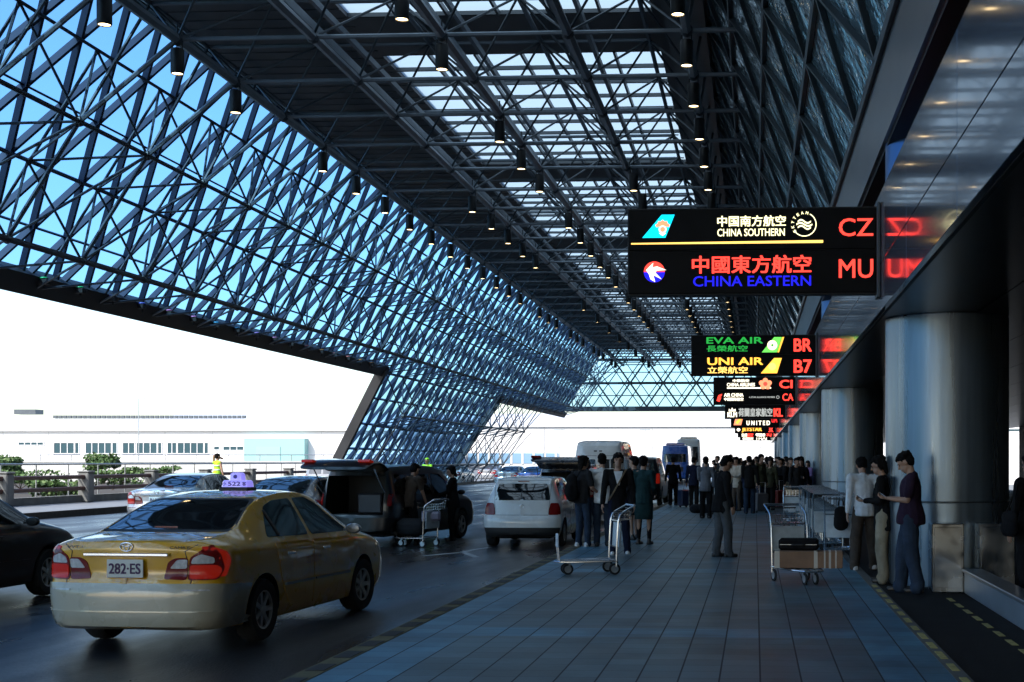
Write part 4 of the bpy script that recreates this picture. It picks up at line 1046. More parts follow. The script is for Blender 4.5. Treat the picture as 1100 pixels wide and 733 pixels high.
mpv, mc = boxcar('black_wagon', 'black wagon with its tailgate raised wide open, a man loading bags at its right side', P_blk, 4.75, MPV, RP_M, FP_S, (.85, 3.7), .33, None,
    [[(.35, 1.10), (1.10, 1.09), (1.10, 1.50), (.50, 1.53)], [(1.2, 1.09), (2.15, 1.08), (2.15, 1.52), (1.2, 1.52)], [(2.25, 1.08), (3.5, 1.06), (3.1, 1.32), (2.75, 1.52), (2.25, 1.53)]],
    ([(.745, .86), (.82, .86), (.81, 1.12), (.75, 1.12)], None), plate_s=None, bumper=(.36, .62, P_blk), openings=[cargo_opening(.86)], litm=L_red,
    doors=[[(1.15, .40), (1.15, 1.02), (2.2, 1.0), (2.2, .30), (1.3, .30)], [(2.22, .30), (2.22, 1.0), (3.5, .98), (3.4, .40), (3.2, .30)]], windsh=[(-.72, 1.12), (.72, 1.12), (.56, 1.56), (-.56, 1.56)])
open_tail(mpv, .84, 1.63, 1.1, True, 10)
mc.line('chrome_strip', 'right', [(.6, .80), (3.5, .78)], M_chrome, mpv, .03, .012)
b = MB(); b.bbox(.25, .85, -.55, .0, .70, 1.12, .03); b.build('luggage', mat('dark_suitcase', (.03, .03, .035), .5), mpv)
a = ground(428, 588, -.15); place(mpv, -7.5, 27.3, -.15, 11, (.5, -.88))

suv, sc_ = boxcar('dark_wagon', 'dark wagon with a raised tailgate beyond the white hatchback roof', P_navy, 4.75, MPV, RP_M, FP_S, (.85, 3.7), .33, None,
    [[(.35, 1.10), (1.10, 1.09), (1.10, 1.50), (.50, 1.53)], [(1.2, 1.09), (3.4, 1.06), (2.75, 1.52), (1.2, 1.52)]], ([(.70, .80), (.83, .80), (.82, 1.15), (.72, 1.15)], None), openings=[cargo_opening(.86)], bumper=(.36, .62, P_navy))
open_tail(suv, .84, 1.63, 1.1, False, 18, P_navy); place(suv, -5.35, 36.2, -.15, 2, (0, 0))
lsu, sc_ = boxcar('grey_wagon', 'pale grey wagon with dark rear window, left of the open black tailgate', P_grey, 4.75, MPV, RP_M, FP_S, (.85, 3.7), .33, [[(-.64, 1.08), (.64, 1.08), (.56, 1.52), (-.56, 1.52)]],
    [[(.35, 1.10), (1.10, 1.09), (1.10, 1.50), (.50, 1.53)], [(1.2, 1.09), (3.4, 1.06), (2.75, 1.52), (1.2, 1.52)]], ([(.68, .80), (.83, .80), (.82, 1.05), (.70, 1.05)], None), bumper=(.36, .62, P_grey))
place(lsu, -20.6, 61, -.15, 2, (0, 0)); lsu.scale = (1.05, 1.05, 1.12)
bsu, sc_ = boxcar('black_van', 'black people carrier parked at the kerb just right of the white van', P_blk, 4.75, MPV, RP_M, FP_S, (.85, 3.7), .33, [[(-.64, 1.08), (.64, 1.08), (.56, 1.52), (-.56, 1.52)]],
    [[(.35, 1.10), (1.10, 1.09), (1.10, 1.50), (.50, 1.53)], [(1.2, 1.09), (3.4, 1.06), (2.75, 1.52), (1.2, 1.52)]], ([(.68, .80), (.83, .80), (.82, 1.15), (.70, 1.15)], None), cat='van', bumper=(.36, .62, P_blk), litm=L_lit)
place(bsu, -4.65, 52, -.15, 1, (0, 0)); bsu.scale = (1, 1, 1.15)

VAN = [(0, .40, .93, 1.15, 2.30, .72), (.1, .34, .94, 1.15, 2.40, .73), (.3, .3, .95, 1.15, 2.47, .73), (1.0, .28, .95, 1.15, 2.52, .73), (2.5, .28, .95, 1.15, 2.52, .73), (3.4, .28, .95, 1.14, 2.46, .72), (3.8, .28, .95, 1.12, 2.2, .72), (4.3, .28, .94, 1.10, 1.6, .74), (4.7, .3, .92, 1.05, 1.15, .74), (5.1, .34, .86, .85, .92, .65), (5.25, .4, .78, .7, .74, .5)]
RP_V = [(.2, .04), (.4, 0), (.7, 0), (.75, .05), (1.1, .06), (2.0, .12), (2.4, .22), (2.6, .3)]
van, vc = boxcar('white_van', 'white high roofed van with two dark rear windows, behind the group at the kerb', P_white, 5.25, VAN, RP_V, FP_S, (.95, 4.2), .34,
    [[(-.78, 1.28), (-.08, 1.28), (-.08, 1.88), (-.70, 1.88)], [(.08, 1.28), (.78, 1.28), (.70, 1.88), (.08, 1.88)]], [[(.4, 1.28), (1.5, 1.28), (1.5, 1.85), (.45, 1.85)], [(1.65, 1.28), (2.8, 1.28), (2.8, 1.85), (1.65, 1.85)], [(2.95, 1.28), (4.2, 1.22), (3.75, 1.80), (2.95, 1.85)]],
    ([(.80, .80), (.92, .80), (.91, 1.20), (.82, 1.20)], None), cat='van', bumper=(.38, .62, P_grey), plate_s='DX-305', plate_z=.72)
vc.line('door_gap', 'rear', [(0, .66), (0, 2.05)], M_trim, van, .012, .003); vc.line('roof_seam', 'rear', [(-.80, 2.0), (.80, 2.0)], M_trim, van, .014, .004)
vc.patch('high_brake_light', 'rear', rounded([(-.14, 2.14), (.14, 2.14), (.14, 2.18), (-.14, 2.18)], .01), M_trim, van, .01)
vc.patch('red_roof_stripe', 'right', rounded([(.7, 2.0), (2.0, 2.0), (1.9, 2.10), (.7, 2.10)], .02), mat('red_stripe', (.12, .01, .01), .6), van, .006)
for sg in (1, -1): vc.line('rear_grab_bar', 'rear', [(sg*.42, 1.2), (sg*.42, 1.95)], M_alu, van, .03, .03)
place(van, -5.38, 44.3, -.15, 1.5, (0, 0)); van.scale = (1, 1.02, 1.0)

def bus(name, label, pc, H, L=9.5):
    T_ = [(0, .45, 1.18, 1.45, H-.12, 1.02), (.1, .4, 1.21, 1.45, H-.05, 1.05), (.4, .36, 1.23, 1.45, H, 1.06), (L/2, .36, 1.25, 1.45, H, 1.08), (L-.6, .36, 1.25, 1.45, H, 1.06), (L-.2, .4, 1.2, 1.4, H-.15, 1.0), (L, .45, 1.12, 1.3, H-.4, .9)]
    rp_ = [(.2, .03), (.5, 0), (1.4, .0), (2.6, .05), (3.6, .15)]
    wins = [[(.6+1.25*i, 1.6), (1.75+1.25*i, 1.6), (1.75+1.25*i, H-.75), (.6+1.25*i, H-.75)] for i in range(int((L-1.5)/1.25))]
    o, c = boxcar(name, label, pc, L, T_, rp_, rp_, (2.3, L-2.0), .48, [[(-.95, 1.75), (.95, 1.75), (.90, H-.7), (-.90, H-.7)]], wins, ([(1.0, .8), (1.13, .8), (1.13, 1.3), (1.0, 1.3)], None), cat='bus', plate_s='AC-418', plate_z=.7, bumper=(.4, .65, pc), litm=L_lit)
    b = MB(); b.bbox(.6, 3.4, -.8, .8, H-.02, H+.22, .08); b.build('roof_unit', pc, o)
    c.patch('engine_grille', 'rear', rounded([(-.7, .95), (.7, .95), (.7, 1.35), (-.7, 1.35)], .03), M_trim, o, .01, .12)
    return o
bb_ = bus('blue_bus', 'blue coach at the kerb with dark rear window, in front of a taller white bus', P_bl, 3.15); place(bb_, -6.7, 109, -.15, 0, (0, 0))
wb_ = bus('white_bus', 'tall white bus just behind and right of the blue coach', paint('cream_white_paint', (.55, .55, .52)), 3.9, 11); place(wb_, -6.25, 122, -.15, 0, (0, 0))
# ================================================================ PEOPLE
def ecap(mb, p, q, r1, r2, side=None, k1=1.0, k2=1.0, n=12):
    """tapered capsule; radius along 'side' is r, across it r*k"""
    p, q = Vector(p), Vector(q); d = (q-p); L_ = d.length; d = d.normalized() if L_ > 1e-6 else Vector((0,0,1))
    s_ = Vector(side) if side is not None else d.orthogonal(); s_ = (s_-d*s_.dot(d)).normalized(); t_ = d.cross(s_)
    rings = []
    for c, r, k, sg in ((p, r1, k1, -1), (q, r2, k2, 1)):
        seq = (85, 60, 30, 0) if sg < 0 else (0, 30, 60, 85)
        for a in seq:
            a = radians(a); rr = r*cos(a); o = d*(sg*r*min(1, (k+1)/2)*sin(a))
            rings.append([c+o+s_*(rr*cos(2*pi*i/n))+t_*(rr*k*sin(2*pi*i/n)) for i in range(n)])
    mb.loft(rings, True, True)
def ell(mb, c, rx, ry, rz, M=None, n=14):
    rings = []
    for i in range(1, 10):
        a = pi*i/10; z = -cos(a); r = sin(a)
        rings.append([Vector((rx*r*cos(2*pi*k/n), ry*r*sin(2*pi*k/n), rz*z)) for k in range(n)])
    if M is not None: rings = [[M @ v for v in r] for r in rings]
    mb.loft([[Vector(c)+v for v in r] for r in rings], True, True)
def wrinkle(name, me):
    amp, fr, st = {'jacket': (.011, 9, .55), 'top': (.010, 9, .5), 'trousers': (.010, 8, .75), 'hair': (.012, 26, 1)}.get(name, (0, 0, 0))
    if not amp: return
    ns = [v.normal.copy() for v in me.vertices]
    for v, n in zip(me.vertices, ns):
        p = v.co; q = Vector((p.x*fr, p.y*fr, p.z*fr*st+ (p.x+p.y)*3)); a = noise.noise(q)+.5*noise.noise(q*2.3)
        v.co = p+n*(amp*a)
def fuse(mb, name, m, parent, vox=.012, sm=3):
    o = mb.build(name, m); md = o.modifiers.new('r', 'REMESH'); md.mode = 'VOXEL'; md.voxel_size = vox; md.use_smooth_shade = True
    if sm: ms = o.modifiers.new('s', 'SMOOTH'); ms.iterations = sm; ms.factor = .5
    dg = bpy.context.evaluated_depsgraph_get(); me = bpy.data.meshes.new_from_object(o.evaluated_get(dg)); o.modifiers.clear()
    old = o.data; o.data = me; bpy.data.meshes.remove(old); me.name = name
    wrinkle(name, me)
    if not me.materials: me.materials.append(m)
    for p in me.polygons: p.use_smooth = True
    o.parent = parent; return o
def ik(a, b, l1, l2, pole):
    a, b, pole = Vector(a), Vector(b), Vector(pole); d = b-a; L_ = min(d.length, (l1+l2)*.998); d = d.normalized()
    x = (l1*l1-l2*l2+L_*L_)/(2*L_); h = sqrt(max(0, l1*l1-x*x)); pv = (pole-d*pole.dot(d))
    pv = pv.normalized() if pv.length > 1e-5 else d.orthogonal(); return a+d*x+pv*h, a+d*L_
def cloth(n, c, r=.95): return mat('cloth_'+n, c, r, var=.18, nscale=9, bump=.6, bscale=11, spec=.08)
SKIN = mat('skin', (.36, .21, .145), .55, var=.06, nscale=12); HAIR = mat('black_hair', (.006, .005, .005), .85, spec=.12, bump=.6, bscale=120, stretch=(1, 1, .2)); 
C_black = cloth('black', (.010, .010, .011)); C_dark = cloth('charcoal', (.022, .023, .026)); C_navy = cloth('navy', (.012, .016, .035)); C_white = cloth('white', (.62, .65, .68)); C_khaki = cloth('khaki', (.27, .24, .18)); C_brown = cloth('brown', (.07, .055, .045))
C_jeans = cloth('jeans', (.028, .042, .068)); C_purple = cloth('plum', (.028, .017, .032)); C_grey = cloth('grey', (.11, .12, .14)); C_greyt = cloth('grey_trousers', (.075, .08, .085)); C_teal = cloth('dark_teal', (.02, .05, .055)); C_lilac = cloth('lilac', (.30, .20, .42)); C_hi = cloth('hi_vis', (.35, .75, .04)); C_olive = cloth('olive', (.05, .05, .03)); C_red = cloth('dull_red', (.16, .02, .02)); C_tan = cloth('tan', (.2, .15, .1)); C_cream = cloth('cream', (.4, .36, .3))
S_black = mat('black_shoe', (.010, .010, .010), .4); S_white = mat('white_shoe', (.6, .6, .6), .6); M_screen = glow('phone_screen', (.5, .7, 1), .12)
def person(label, loc, face, h=1.72, top=C_black, bot=C_dark, shoe=S_black, handL=None, handR=None, footL=None, footR=None, lean=2, head=0, hyaw=0, sleeve='long', topz=.80, kind='m', hairs='short', vox=.012, skirt=None, openj=None, fat=1.0, group=None, grip=False, vest=None, cap=None, flare=1.0, bare=False, name='person'):
    e = empty(name, loc, -radians(face), label, 'person', group); S = h/1.72; e.scale = (S, S, S)
    fem = kind == 'f'; sh = .165 if fem else .192; hipw = .088
    footL = footL or (-.10, .0); footR = footR or (.11, .04)
    ln = radians(lean); piv = Vector((0, (footL[1]+footR[1])/2*.8, .93))
    def T(x, y, z): v = Vector((x, y, z)); return piv+Vector((v.x, v.y*cos(ln)+v.z*sin(ln), -v.y*sin(ln)+v.z*cos(ln)))
    pel, wst, chs, nek = T(0, 0, .0), T(0, .0, .17), T(0, .01, .36), T(0, 0, .52)
    hp = radians(head); hy = radians(hyaw)
    hb = T(0, .005, .565)
    R_ = Matrix.Rotation(-hy, 3, 'Z') @ Matrix.Rotation(-(hp+ln*.4), 3, 'X')
    def H(x, y, z): return hb + R_ @ Vector((x, y, z))
    SL, SR = T(-sh, -.01, .475), T(sh, -.01, .475)
    hL = Vector(handL) if handL else T(-sh-.09, .06, -.09); hR = Vector(handR) if handR else T(sh+.09, .06, -.09)
    eL, hL = ik(SL, hL, .285, .255, (-.35, -1, -.3)); eR, hR = ik(SR, hR, .285, .255, (.35, -1, -.3))
    legs = []
    for sx, ft in ((-1, footL), (1, footR)):
        hip = pel+Vector((sx*hipw, 0, -.03)); ank = Vector((ft[0], ft[1], .085 if len(ft) < 3 else .085+ft[2])); dd = (ank-hip).length*1.004; kn, an = ik(hip, ank, dd*.51, dd*.49, (sx*.12, 1, .0)); legs.append((hip, kn, ank))
    # ---- body, one continuous mesh
    b = MB(); f_ = fat
    ecap(b, pel-Vector((0,0,.02)), wst, .135*f_, .118*f_, (1,0,0), .72, .72); ecap(b, wst, chs, .118*f_, .145*f_, (1,0,0), .72, .68); ecap(b, chs, T(0,-.005,.44), .14, .12, (1,0,0), .66, .6)
    ecap(b, SL, SR, .058, .058, (0,0,1)); ecap(b, nek-Vector((0,0,.04)), H(0, -.005, .05), .056, .052)
    cH = H(0, .012, .135); Mh = R_
    ell(b, cH+R_ @ Vector((0, -.012, .02)), .077, .094, .10, Mh.to_4x4()); ell(b, H(0, .03, .075), .058, .070, .075, Mh.to_4x4()); ell(b, H(0, .070, .035), .03, .028, .022, Mh.to_4x4())
    ecap(b, H(0, .098, .135), H(0, .118, .100), .009, .014); ecap(b, H(-.04, .083, .155), H(.04, .083, .155), .012, .012)
    ecap(b, H(-.02, .098, .066), H(.02, .098, .066), .009, .009)
    for sx in (-1, 1): ell(b, H(sx*.079, 0, .115), .010, .020, .031, Mh.to_4x4())
    for (s_, el, ha, sx) in ((SL, eL, hL, -1), (SR, eR, hR, 1)):
        ecap(b, s_, el, .050, .039); ecap(b, el, ha, .039, .026)
        d = (ha-el).normalized(); pal = ha+d*.05
        fwd = Vector((0, 1, 0)); nrm = Vector((-sx, 0, 0)) if not grip else Vector((0, 0, 1))
        w_ = d.cross(nrm).normalized()
        if w_.length < .5: w_ = d.orthogonal().normalized()
        nrm = w_.cross(d).normalized()
        if not grip and nrm.x*sx > 0: nrm = -nrm
        ecap(b, ha, pal+d*.03, .028, .034, w_, .62, .45)
        kn0 = pal+d*.045
        for i, (o_, l_) in enumerate(((-.03, .065), (-.01, .075), (.011, .07), (.031, .055))):
            a0 = kn0+w_*o_; c1 = .35 if not grip else .7
            a1 = a0+(d*cos(c1)+nrm*sin(c1)).normalized()*l_*.55; a2 = a1+(d*cos(c1*2.3)+nrm*sin(c1*2.3)).normalized()*l_*.5
            ecap(b, a0-d*.01, a1, .0095, .0088, n=8); ecap(b, a1, a2, .0088, .0075, n=8)
        tw = w_ if (w_.y > 0) else -w_
        t0 = ha+d*.02+tw*.02; t1 = t0+(d*.6+tw*.65+nrm*.35).normalized()*.045; ecap(b, t0, t1, .013, .0105, n=8); ecap(b, t1, t1+(d+nrm*.5).normalized()*.032, .0105, .009, n=8)
    for hip, kn, an in legs:
        ecap(b, hip, kn, .082*f_, .052); ecap(b, kn+Vector((0,-.008,0)), an, .054, .036)
        ecap(b, an-Vector((0,.02,.02)), an+Vector((0,.14,-.055)), .036, .028, (1,0,0), .9, .75)
    fuse(b, 'body', SKIN, e, min(vox, .0095) if vox <= .012 else vox, 2)
    # ---- trousers / skirt
    b = MB(); fl = flare
    if skirt:
        rings = []
        for z, rx, ry in ((1.04, .135, .10), (.95, .175, .125), (.80, .19, .14), (skirt, .185*fl, .15*fl), (skirt-.004, .165*fl, .13*fl), (.80, .16, .11), (.95, .14, .10)):
            rings.append([Vector((pel.x+rx*cos(2*pi*i/24)*(1+.03*sin(5*2*pi*i/24)), pel.y+ry*sin(2*pi*i/24), z)) for i in range(24)])
        b.loft(rings, True, True); b.build('skirt', bot, e, True)
        if not bare:
            b = MB()
            for hip, kn, an in legs: ecap(b, hip, kn, .075, .056); ecap(b, kn, an, .058, .040)
            fuse(b, 'tights', C_black, e, vox, 2)
    else:
        ecap(b, pel+Vector((0,0,-.03)), wst-Vector((0,0,.04)), .158*f_, .138*f_, (1,0,0), .78, .78); ell(b, pel+Vector((0, -.045, -.05)), .145*f_, .095*f_, .10)
        for hip, kn, an in legs:
            ecap(b, hip, kn, .100*f_, .073*fl, k1=1, k2=1); ecap(b, kn, an+Vector((0, .005, .0)), .073*fl, .060*fl)
            ecap(b, an+Vector((0, 0, .03)), an+Vector((0, .02, -.035)), .062*fl, .064*fl, (1,0,0), 1.0, 1.1)
        fuse(b, 'trousers', bot, e, max(vox, .011), 3)
    # ---- shoes
    for hip, kn, an in legs:
        b = MB(); fz = an.z-.085
        ecap(b, (an.x, an.y-.035, fz+.042), (an.x, an.y+.15, fz+.034), .044, .036, (1,0,0), .88, .75); b.box(an.x-.038, an.x+.038, an.y-.07, an.y+.16, fz+.0, fz+.03)
        ecap(b, (an.x, an.y-.02, fz+.05), (an.x, an.y-.01, fz+.09), .042, .042)
        o = fuse(b, 'shoe', shoe, e, max(vox, .011), 2)
        for v in o.data.vertices: v.co.z = max(v.co.z, fz+.001)
    # ---- top
    b = MB(); tz = topz-.93; wr = 1.0
    ecap(b, T(0, -.01, tz+.10), wst, .172*f_, .148*f_, (1,0,0), .93, .82); ecap(b, wst, chs, .142*f_, .165*f_, (1,0,0), .80, .72); ecap(b, chs, T(0,-.005,.445), .16*(.9 if fem else 1), .125, (1,0,0), .72, .62)
    if fem: ell(b, T(-.07, .10, .33), .06, .05, .06); ell(b, T(.07, .10, .33), .06, .05, .06)
    ecap(b, T(0, -.012, tz+.02), T(0, -.01, tz+.10), .174*f_, .172*f_, (1,0,0), .93, .93)
    ecap(b, T(-sh*.93, -.01, .468), T(sh*.93, -.01, .468), .068, .068, (0,0,1)); ecap(b, T(0, -.01, .47), T(0, -.012, .50), .088, .070, (1,0,0), .9, .9)
    for s_, el, ha in ((SL, eL, hL), (SR, eR, hR)):
        if sleeve == 'long': ecap(b, s_, el, .070, .054); ecap(b, el, ha-(ha-el).normalized()*.015, .054, .040)
        elif sleeve == 'short': ecap(b, s_, s_+(el-s_)*.72, .068, .064)
    o = fuse(b, 'top' if sleeve != 'long' else 'jacket', top, e, max(vox, .011), 3)
    zc = (T(0, 0, tz-.02)).z
    if lean < 25:
        for v in o.data.vertices:
            if v.co.z < topz and abs(v.co.x) < .155: v.co.z = topz+(v.co.z-topz)*.15
    if openj:      # light shirt front
        b = MB(); n = 8; rings = []
        for i in range(n+1):
            z = .50-.50*i/n if openj == 'long' else .50-.24*i/n; hw = .035+.0*i if openj == 'long' else .075*(1-.75*i/n)
            rings.append([T(-hw, .128-.03*max(0, (z-.36))/.14-.0+.006, z), T(hw, .128-.03*max(0, (z-.36))/.14+.006, z), T(hw, .05, z), T(-hw, .05, z)])
        b.loft(rings, True, True); b.build('shirt_front', C_white, e)
    if vest:
        b = MB()
        for z in (1.12, 1.28):
            c = T(0, 0, z-.93); b.lathe([(.155, -.02), (.176, -.02), (.176, .02), (.155, .02)], (0,0,0), 'z', 28)
            for i in range(len(b.v)-112, len(b.v)): v = b.v[i]; b.v[i] = (c.x+v[0], c.y+v[1]*.82, c.z+v[2])
        b.build('reflective_band', C_white, e)
    # ---- hair
    b = MB(); 
    ell(b, H(0, -.018, .178), .087, .103, .083, Mh.to_4x4()); ell(b, H(0, -.045, .13), .083, .072, .095, Mh.to_4x4())
    ell(b, H(0, .055, .205), .070, .045, .030, Mh.to_4x4())
    r = random.Random(hash(label) % 999 if False else len(label)*7+int(abs(loc[0])*10))
    for i in range(16):
        a = r.uniform(0, 6.28); ell(b, H(.07*cos(a), -.03+.07*sin(a), .185+r.uniform(-.02, .025)), .024, .028, .02, Mh.to_4x4(), 8)
    if hairs == 'shaggy':
        for sx in (-1, 1): ecap(b, H(sx*.082, .01, .16), H(sx*.080, .0, .08), .020, .014); ecap(b, H(sx*.045, .082, .20), H(sx*.06, .088, .165), .022, .012)
        ecap(b, H(-.02, .088, .205), H(.01, .096, .175), .022, .012); ecap(b, H(0, -.085, .12), H(0, -.085, .06), .05, .035, (1,0,0))
    if hairs in ('long', 'bob'):
        L_ = .02 if hairs == 'bob' else -.14
        ecap(b, H(0, -.06, .14), hb+Vector((0, -.085, L_)) + Vector((0, (H(0,0,.1)-hb).y*.3, 0)), .088, .06, (1,0,0), .6, .5)
        for sx in (-1, 1): ecap(b, H(sx*.078, -.01, .15), H(sx*.078, -.02, .05 if hairs == 'bob' else -.02), .026, .018)
    fuse(b, 'hair', HAIR if not cap else cap, e, max(vox, .010), 1)
    if vox <= .012:
        for sx in (-1, 1): b = MB(); ell(b, H(sx*.032, .089, .128), .0125, .008, .006, Mh.to_4x4(), 10); b.build('eye', M_black, e, True); b = MB(); b.tube(H(sx*.017, .101, .150), H(sx*.05, .092, .152), .004, 5); b.build('eyebrow', HAIR, e)
        b = MB(); b.tube(H(-.022, .1065, .066), H(.022, .1065, .066), .003, 5); b.build('mouth', mat('lip', (.22, .07, .06), .5), e)
    e['_h'] = S
    e['hL'] = list(hL); e['hR'] = list(hR)
    return e
def clean(e):
    for k in ('_h', 'hL', 'hR'):
        if k in e: del e[k]
PX = []
def pl(px, py, z=0.0): g_ = ground(px, py, z); return (g_.x, g_.y, z)

p1 = person('man in dark jacket and grey trousers standing alone mid pavement, looking down to his right', pl(774, 598.5), 65, 1.74, C_black, C_greyt, handL=(-.24, .08, .86), handR=(.24, .10, .88), footL=(-.09, -.05), footR=(.10, .10), lean=3, head=28, topz=.78, vox=.010, flare=1.15, hairs='short')
p2 = person('person in loose white shirt and brown trousers, back turned, leftmost of three by the column', pl(929, 612), 350, 1.72, C_white, C_brown, S_white, handL=(-.27, .02, .80), handR=(.22, .25, 1.05), footL=(-.16, -.02), footR=(.17, .10), lean=8, head=38, topz=.83, vox=.010, flare=1.25)
p3 = person('woman in black jacket and khaki trousers holding a phone, middle of three by the column', pl(951, 626), 285, 1.71, C_black, C_khaki, handL=(-.06, .27, 1.12), handR=(.08, .27, 1.12), footL=(-.08, .0), footR=(.09, .04), lean=2, head=22, topz=.72, vox=.010, kind='m', hairs='bob', grip=True, flare=1.2)
p4 = person('man in plum T-shirt and blue jeans reading a phone, rightmost of three by the column', pl(980, 636), 280, 1.77, C_purple, C_jeans, handL=(-.05, .29, 1.15), handR=(.07, .29, 1.15), footL=(-.10, -.08), footR=(.10, .14), lean=-2, head=36, sleeve='short', topz=.84, vox=.010, fat=1.12, grip=True, flare=1.3)
for p_, lab in ((p3, 'small dark phone held by the woman in the black jacket'), (p4, 'small dark phone held by the man in the plum shirt')):
    hh = (Vector(p_['hL'])+Vector(p_['hR']))/2*p_['_h']; M_ = Matrix.Rotation(p_.rotation_euler.z, 4, 'Z')
    w_ = Vector(p_.location)+M_ @ (hh+Vector((0, .07, .035)))
    e = empty('phone', w_, p_.rotation_euler.z, lab, 'phone'); b = MB(); M2 = Matrix.Rotation(radians(35), 4, 'X'); b.bbox(-.033, .033, -.065, .065, -.005, .005, .003, M2); b.build('phone_case', M_black, e); b = MB(); b.bbox(-.029, .029, -.058, .058, .0052, .0058, .0002, M2); b.build('phone_screen', M_screen, e)
p5 = person('young man in black cardigan over a white shirt facing the camera behind the empty trolley', pl(664, 596), 172, 1.78, C_black, C_navy, S_white, handL=(-.27, .05, .84), handR=(.27, .08, .86), footL=(-.16, -.05), footR=(.10, .06), lean=0, head=4, topz=.74, vox=.010, openj='v', hairs='shaggy')
st = MB(); st.path([(-.14, .02, 1.46), (-.10, .115, 1.40), (0, .150, 1.22), (.10, .145, 1.04), (.165, .06, .93)], .014, 6)
so = st.build('shoulder_strap', C_tan, p5)
p6 = person('man in white polo shirt seen from behind, between the backpack wearer and the cardigan man', pl(647, 587), 350, 1.78, C_white, C_jeans, handL=(-.27, .08, .84), handR=(.27, .1, .9), lean=2, head=8, sleeve='short', topz=.82, vox=.011)
p7 = person('person with black backpack, dark top and jeans standing beside the white hatchback', pl(625, 587.5), 40, 1.74, C_dark, C_jeans, S_white, handL=(-.18, .26, 1.05), handR=(.16, .3, 1.02), lean=2, head=5, sleeve='short', topz=.84, vox=.011, kind='f', hairs='bob')
p8 = person('woman in dark teal dress and black heels with back turned, right of the cardigan man', pl(691, 585), 15, 1.74, C_teal, C_teal, handL=(-.12, .26, 1.05), handR=(.15, .28, 1.0), lean=0, head=6, topz=.80, vox=.011, kind='f', hairs='short', skirt=.50)
p9 = person('bare legged woman in a dark skirt, half hidden behind the cardigan man', pl(682, 580), 300, 1.74, C_dark, C_dark, lean=0, head=4, topz=.82, vox=.011, kind='f', hairs='short', skirt=.52, bare=True)
# backpack
M_ = Matrix.Rotation(p7.rotation_euler.z, 4, 'Z'); w_ = Vector(p7.location)+M_ @ Vector((-.02, -.24, 1.17))
e = empty('backpack', w_, p7.rotation_euler.z, 'black backpack on the back of the person beside the white hatchback', 'backpack')
b = MB(); ecap(b, (0, 0, -.17), (0, 0, .15), .15, .12, (1,0,0), .7, .7); ecap(b, (0, -.09, -.12), (0, -.08, .0), .11, .10, (1,0,0), .5, .5); fuse(b, 'bag_body', C_black, e, .014, 3)
b = MB()
for sx in (-1, 1): b.path([(sx*.08, .05, .17), (sx*.10, .12, .31), (sx*.115, .25, .32), (sx*.12, .37, .16), (sx*.13, .33, -.06), (sx*.10, .08, -.14)], .016, 6)
b.build('shoulder_strap', C_dark, e, True)
# white carrier bag at p6
M_ = Matrix.Rotation(p6.rotation_euler.z, 4, 'Z'); w_ = Vector(p6.location)+M_ @ Vector((-.28, .10, .40))
e = empty('carrier_bag', w_, p6.rotation_euler.z, 'pale plastic carrier bag hanging from the hand of the man in the white polo', 'bag')
b = MB(); b.loft([[(-.09, -.05, 0), (.09, -.05, 0), (.09, .05, 0), (-.09, .05, 0)], [(-.11, -.06, .15), (.11, -.05, .15), (.10, .06, .15), (-.11, .05, .15)], [(-.05, -.02, .32), (.05, -.02, .32), (.05, .02, .32), (-.05, .02, .32)]], True, True); b.build('bag_body', mat('pale_plastic', (.35, .36, .38), .4), e)
b = MB(); b.path([(-.04, 0, .31), (-.03, 0, .40), (.0, 0, .43), (.03, 0, .40), (.04, 0, .31)], .006, 5); b.build('bag_handle', mat('pale_plastic', (.35, .36, .38), .4), e)
# at the wagon
p10 = person('man in dark clothes bending to a luggage cart behind the open black wagon', pl(438, 586, -.15), 30, 1.76, C_brown, C_black, S_black, handL=(-.14, .36, .86), handR=(.2, .38, .80), footL=(-.12, -.06), footR=(.14, .12), lean=14, head=18, sleeve='short', topz=.82, vox=.011)
p11 = person('woman in black suit and pale blouse standing beside the black wagon facing left', pl(487, 581, -.15), 265, 1.68, C_black, C_black, handL=(-.1, .34, 1.05), handR=(.12, .32, 1.0), lean=0, head=14, topz=.78, vox=.011, kind='f', openj='long', hairs='bob')
p12 = person('person in dark T-shirt partly hidden behind the man loading the black wagon', pl(430, 582, -.15), 60, 1.68, C_grey, C_dark, handL=(-.14, .34, .95), handR=(.16, .34, .92), lean=8, head=16, sleeve='short', topz=.84, vox=.012)
# officers
p13 = person('traffic officer in hi-vis vest raising a hand to the face beyond the silver sedan', (at(233, 496, 55).x, 55, .05), 30, 1.92, C_hi, C_dark, handL=(-.06, .16, 1.58), handR=(.27, .1, .86), lean=0, head=4, sleeve='none', topz=.88, vox=.012, vest=True)
p14 = person('officer in hi-vis vest behind the roof of the black wagon', (at(459, 496, 62).x, 62, -.15), 200, 1.95, C_hi, C_dark, lean=0, topz=.85, vox=.018, cap=C_hi)
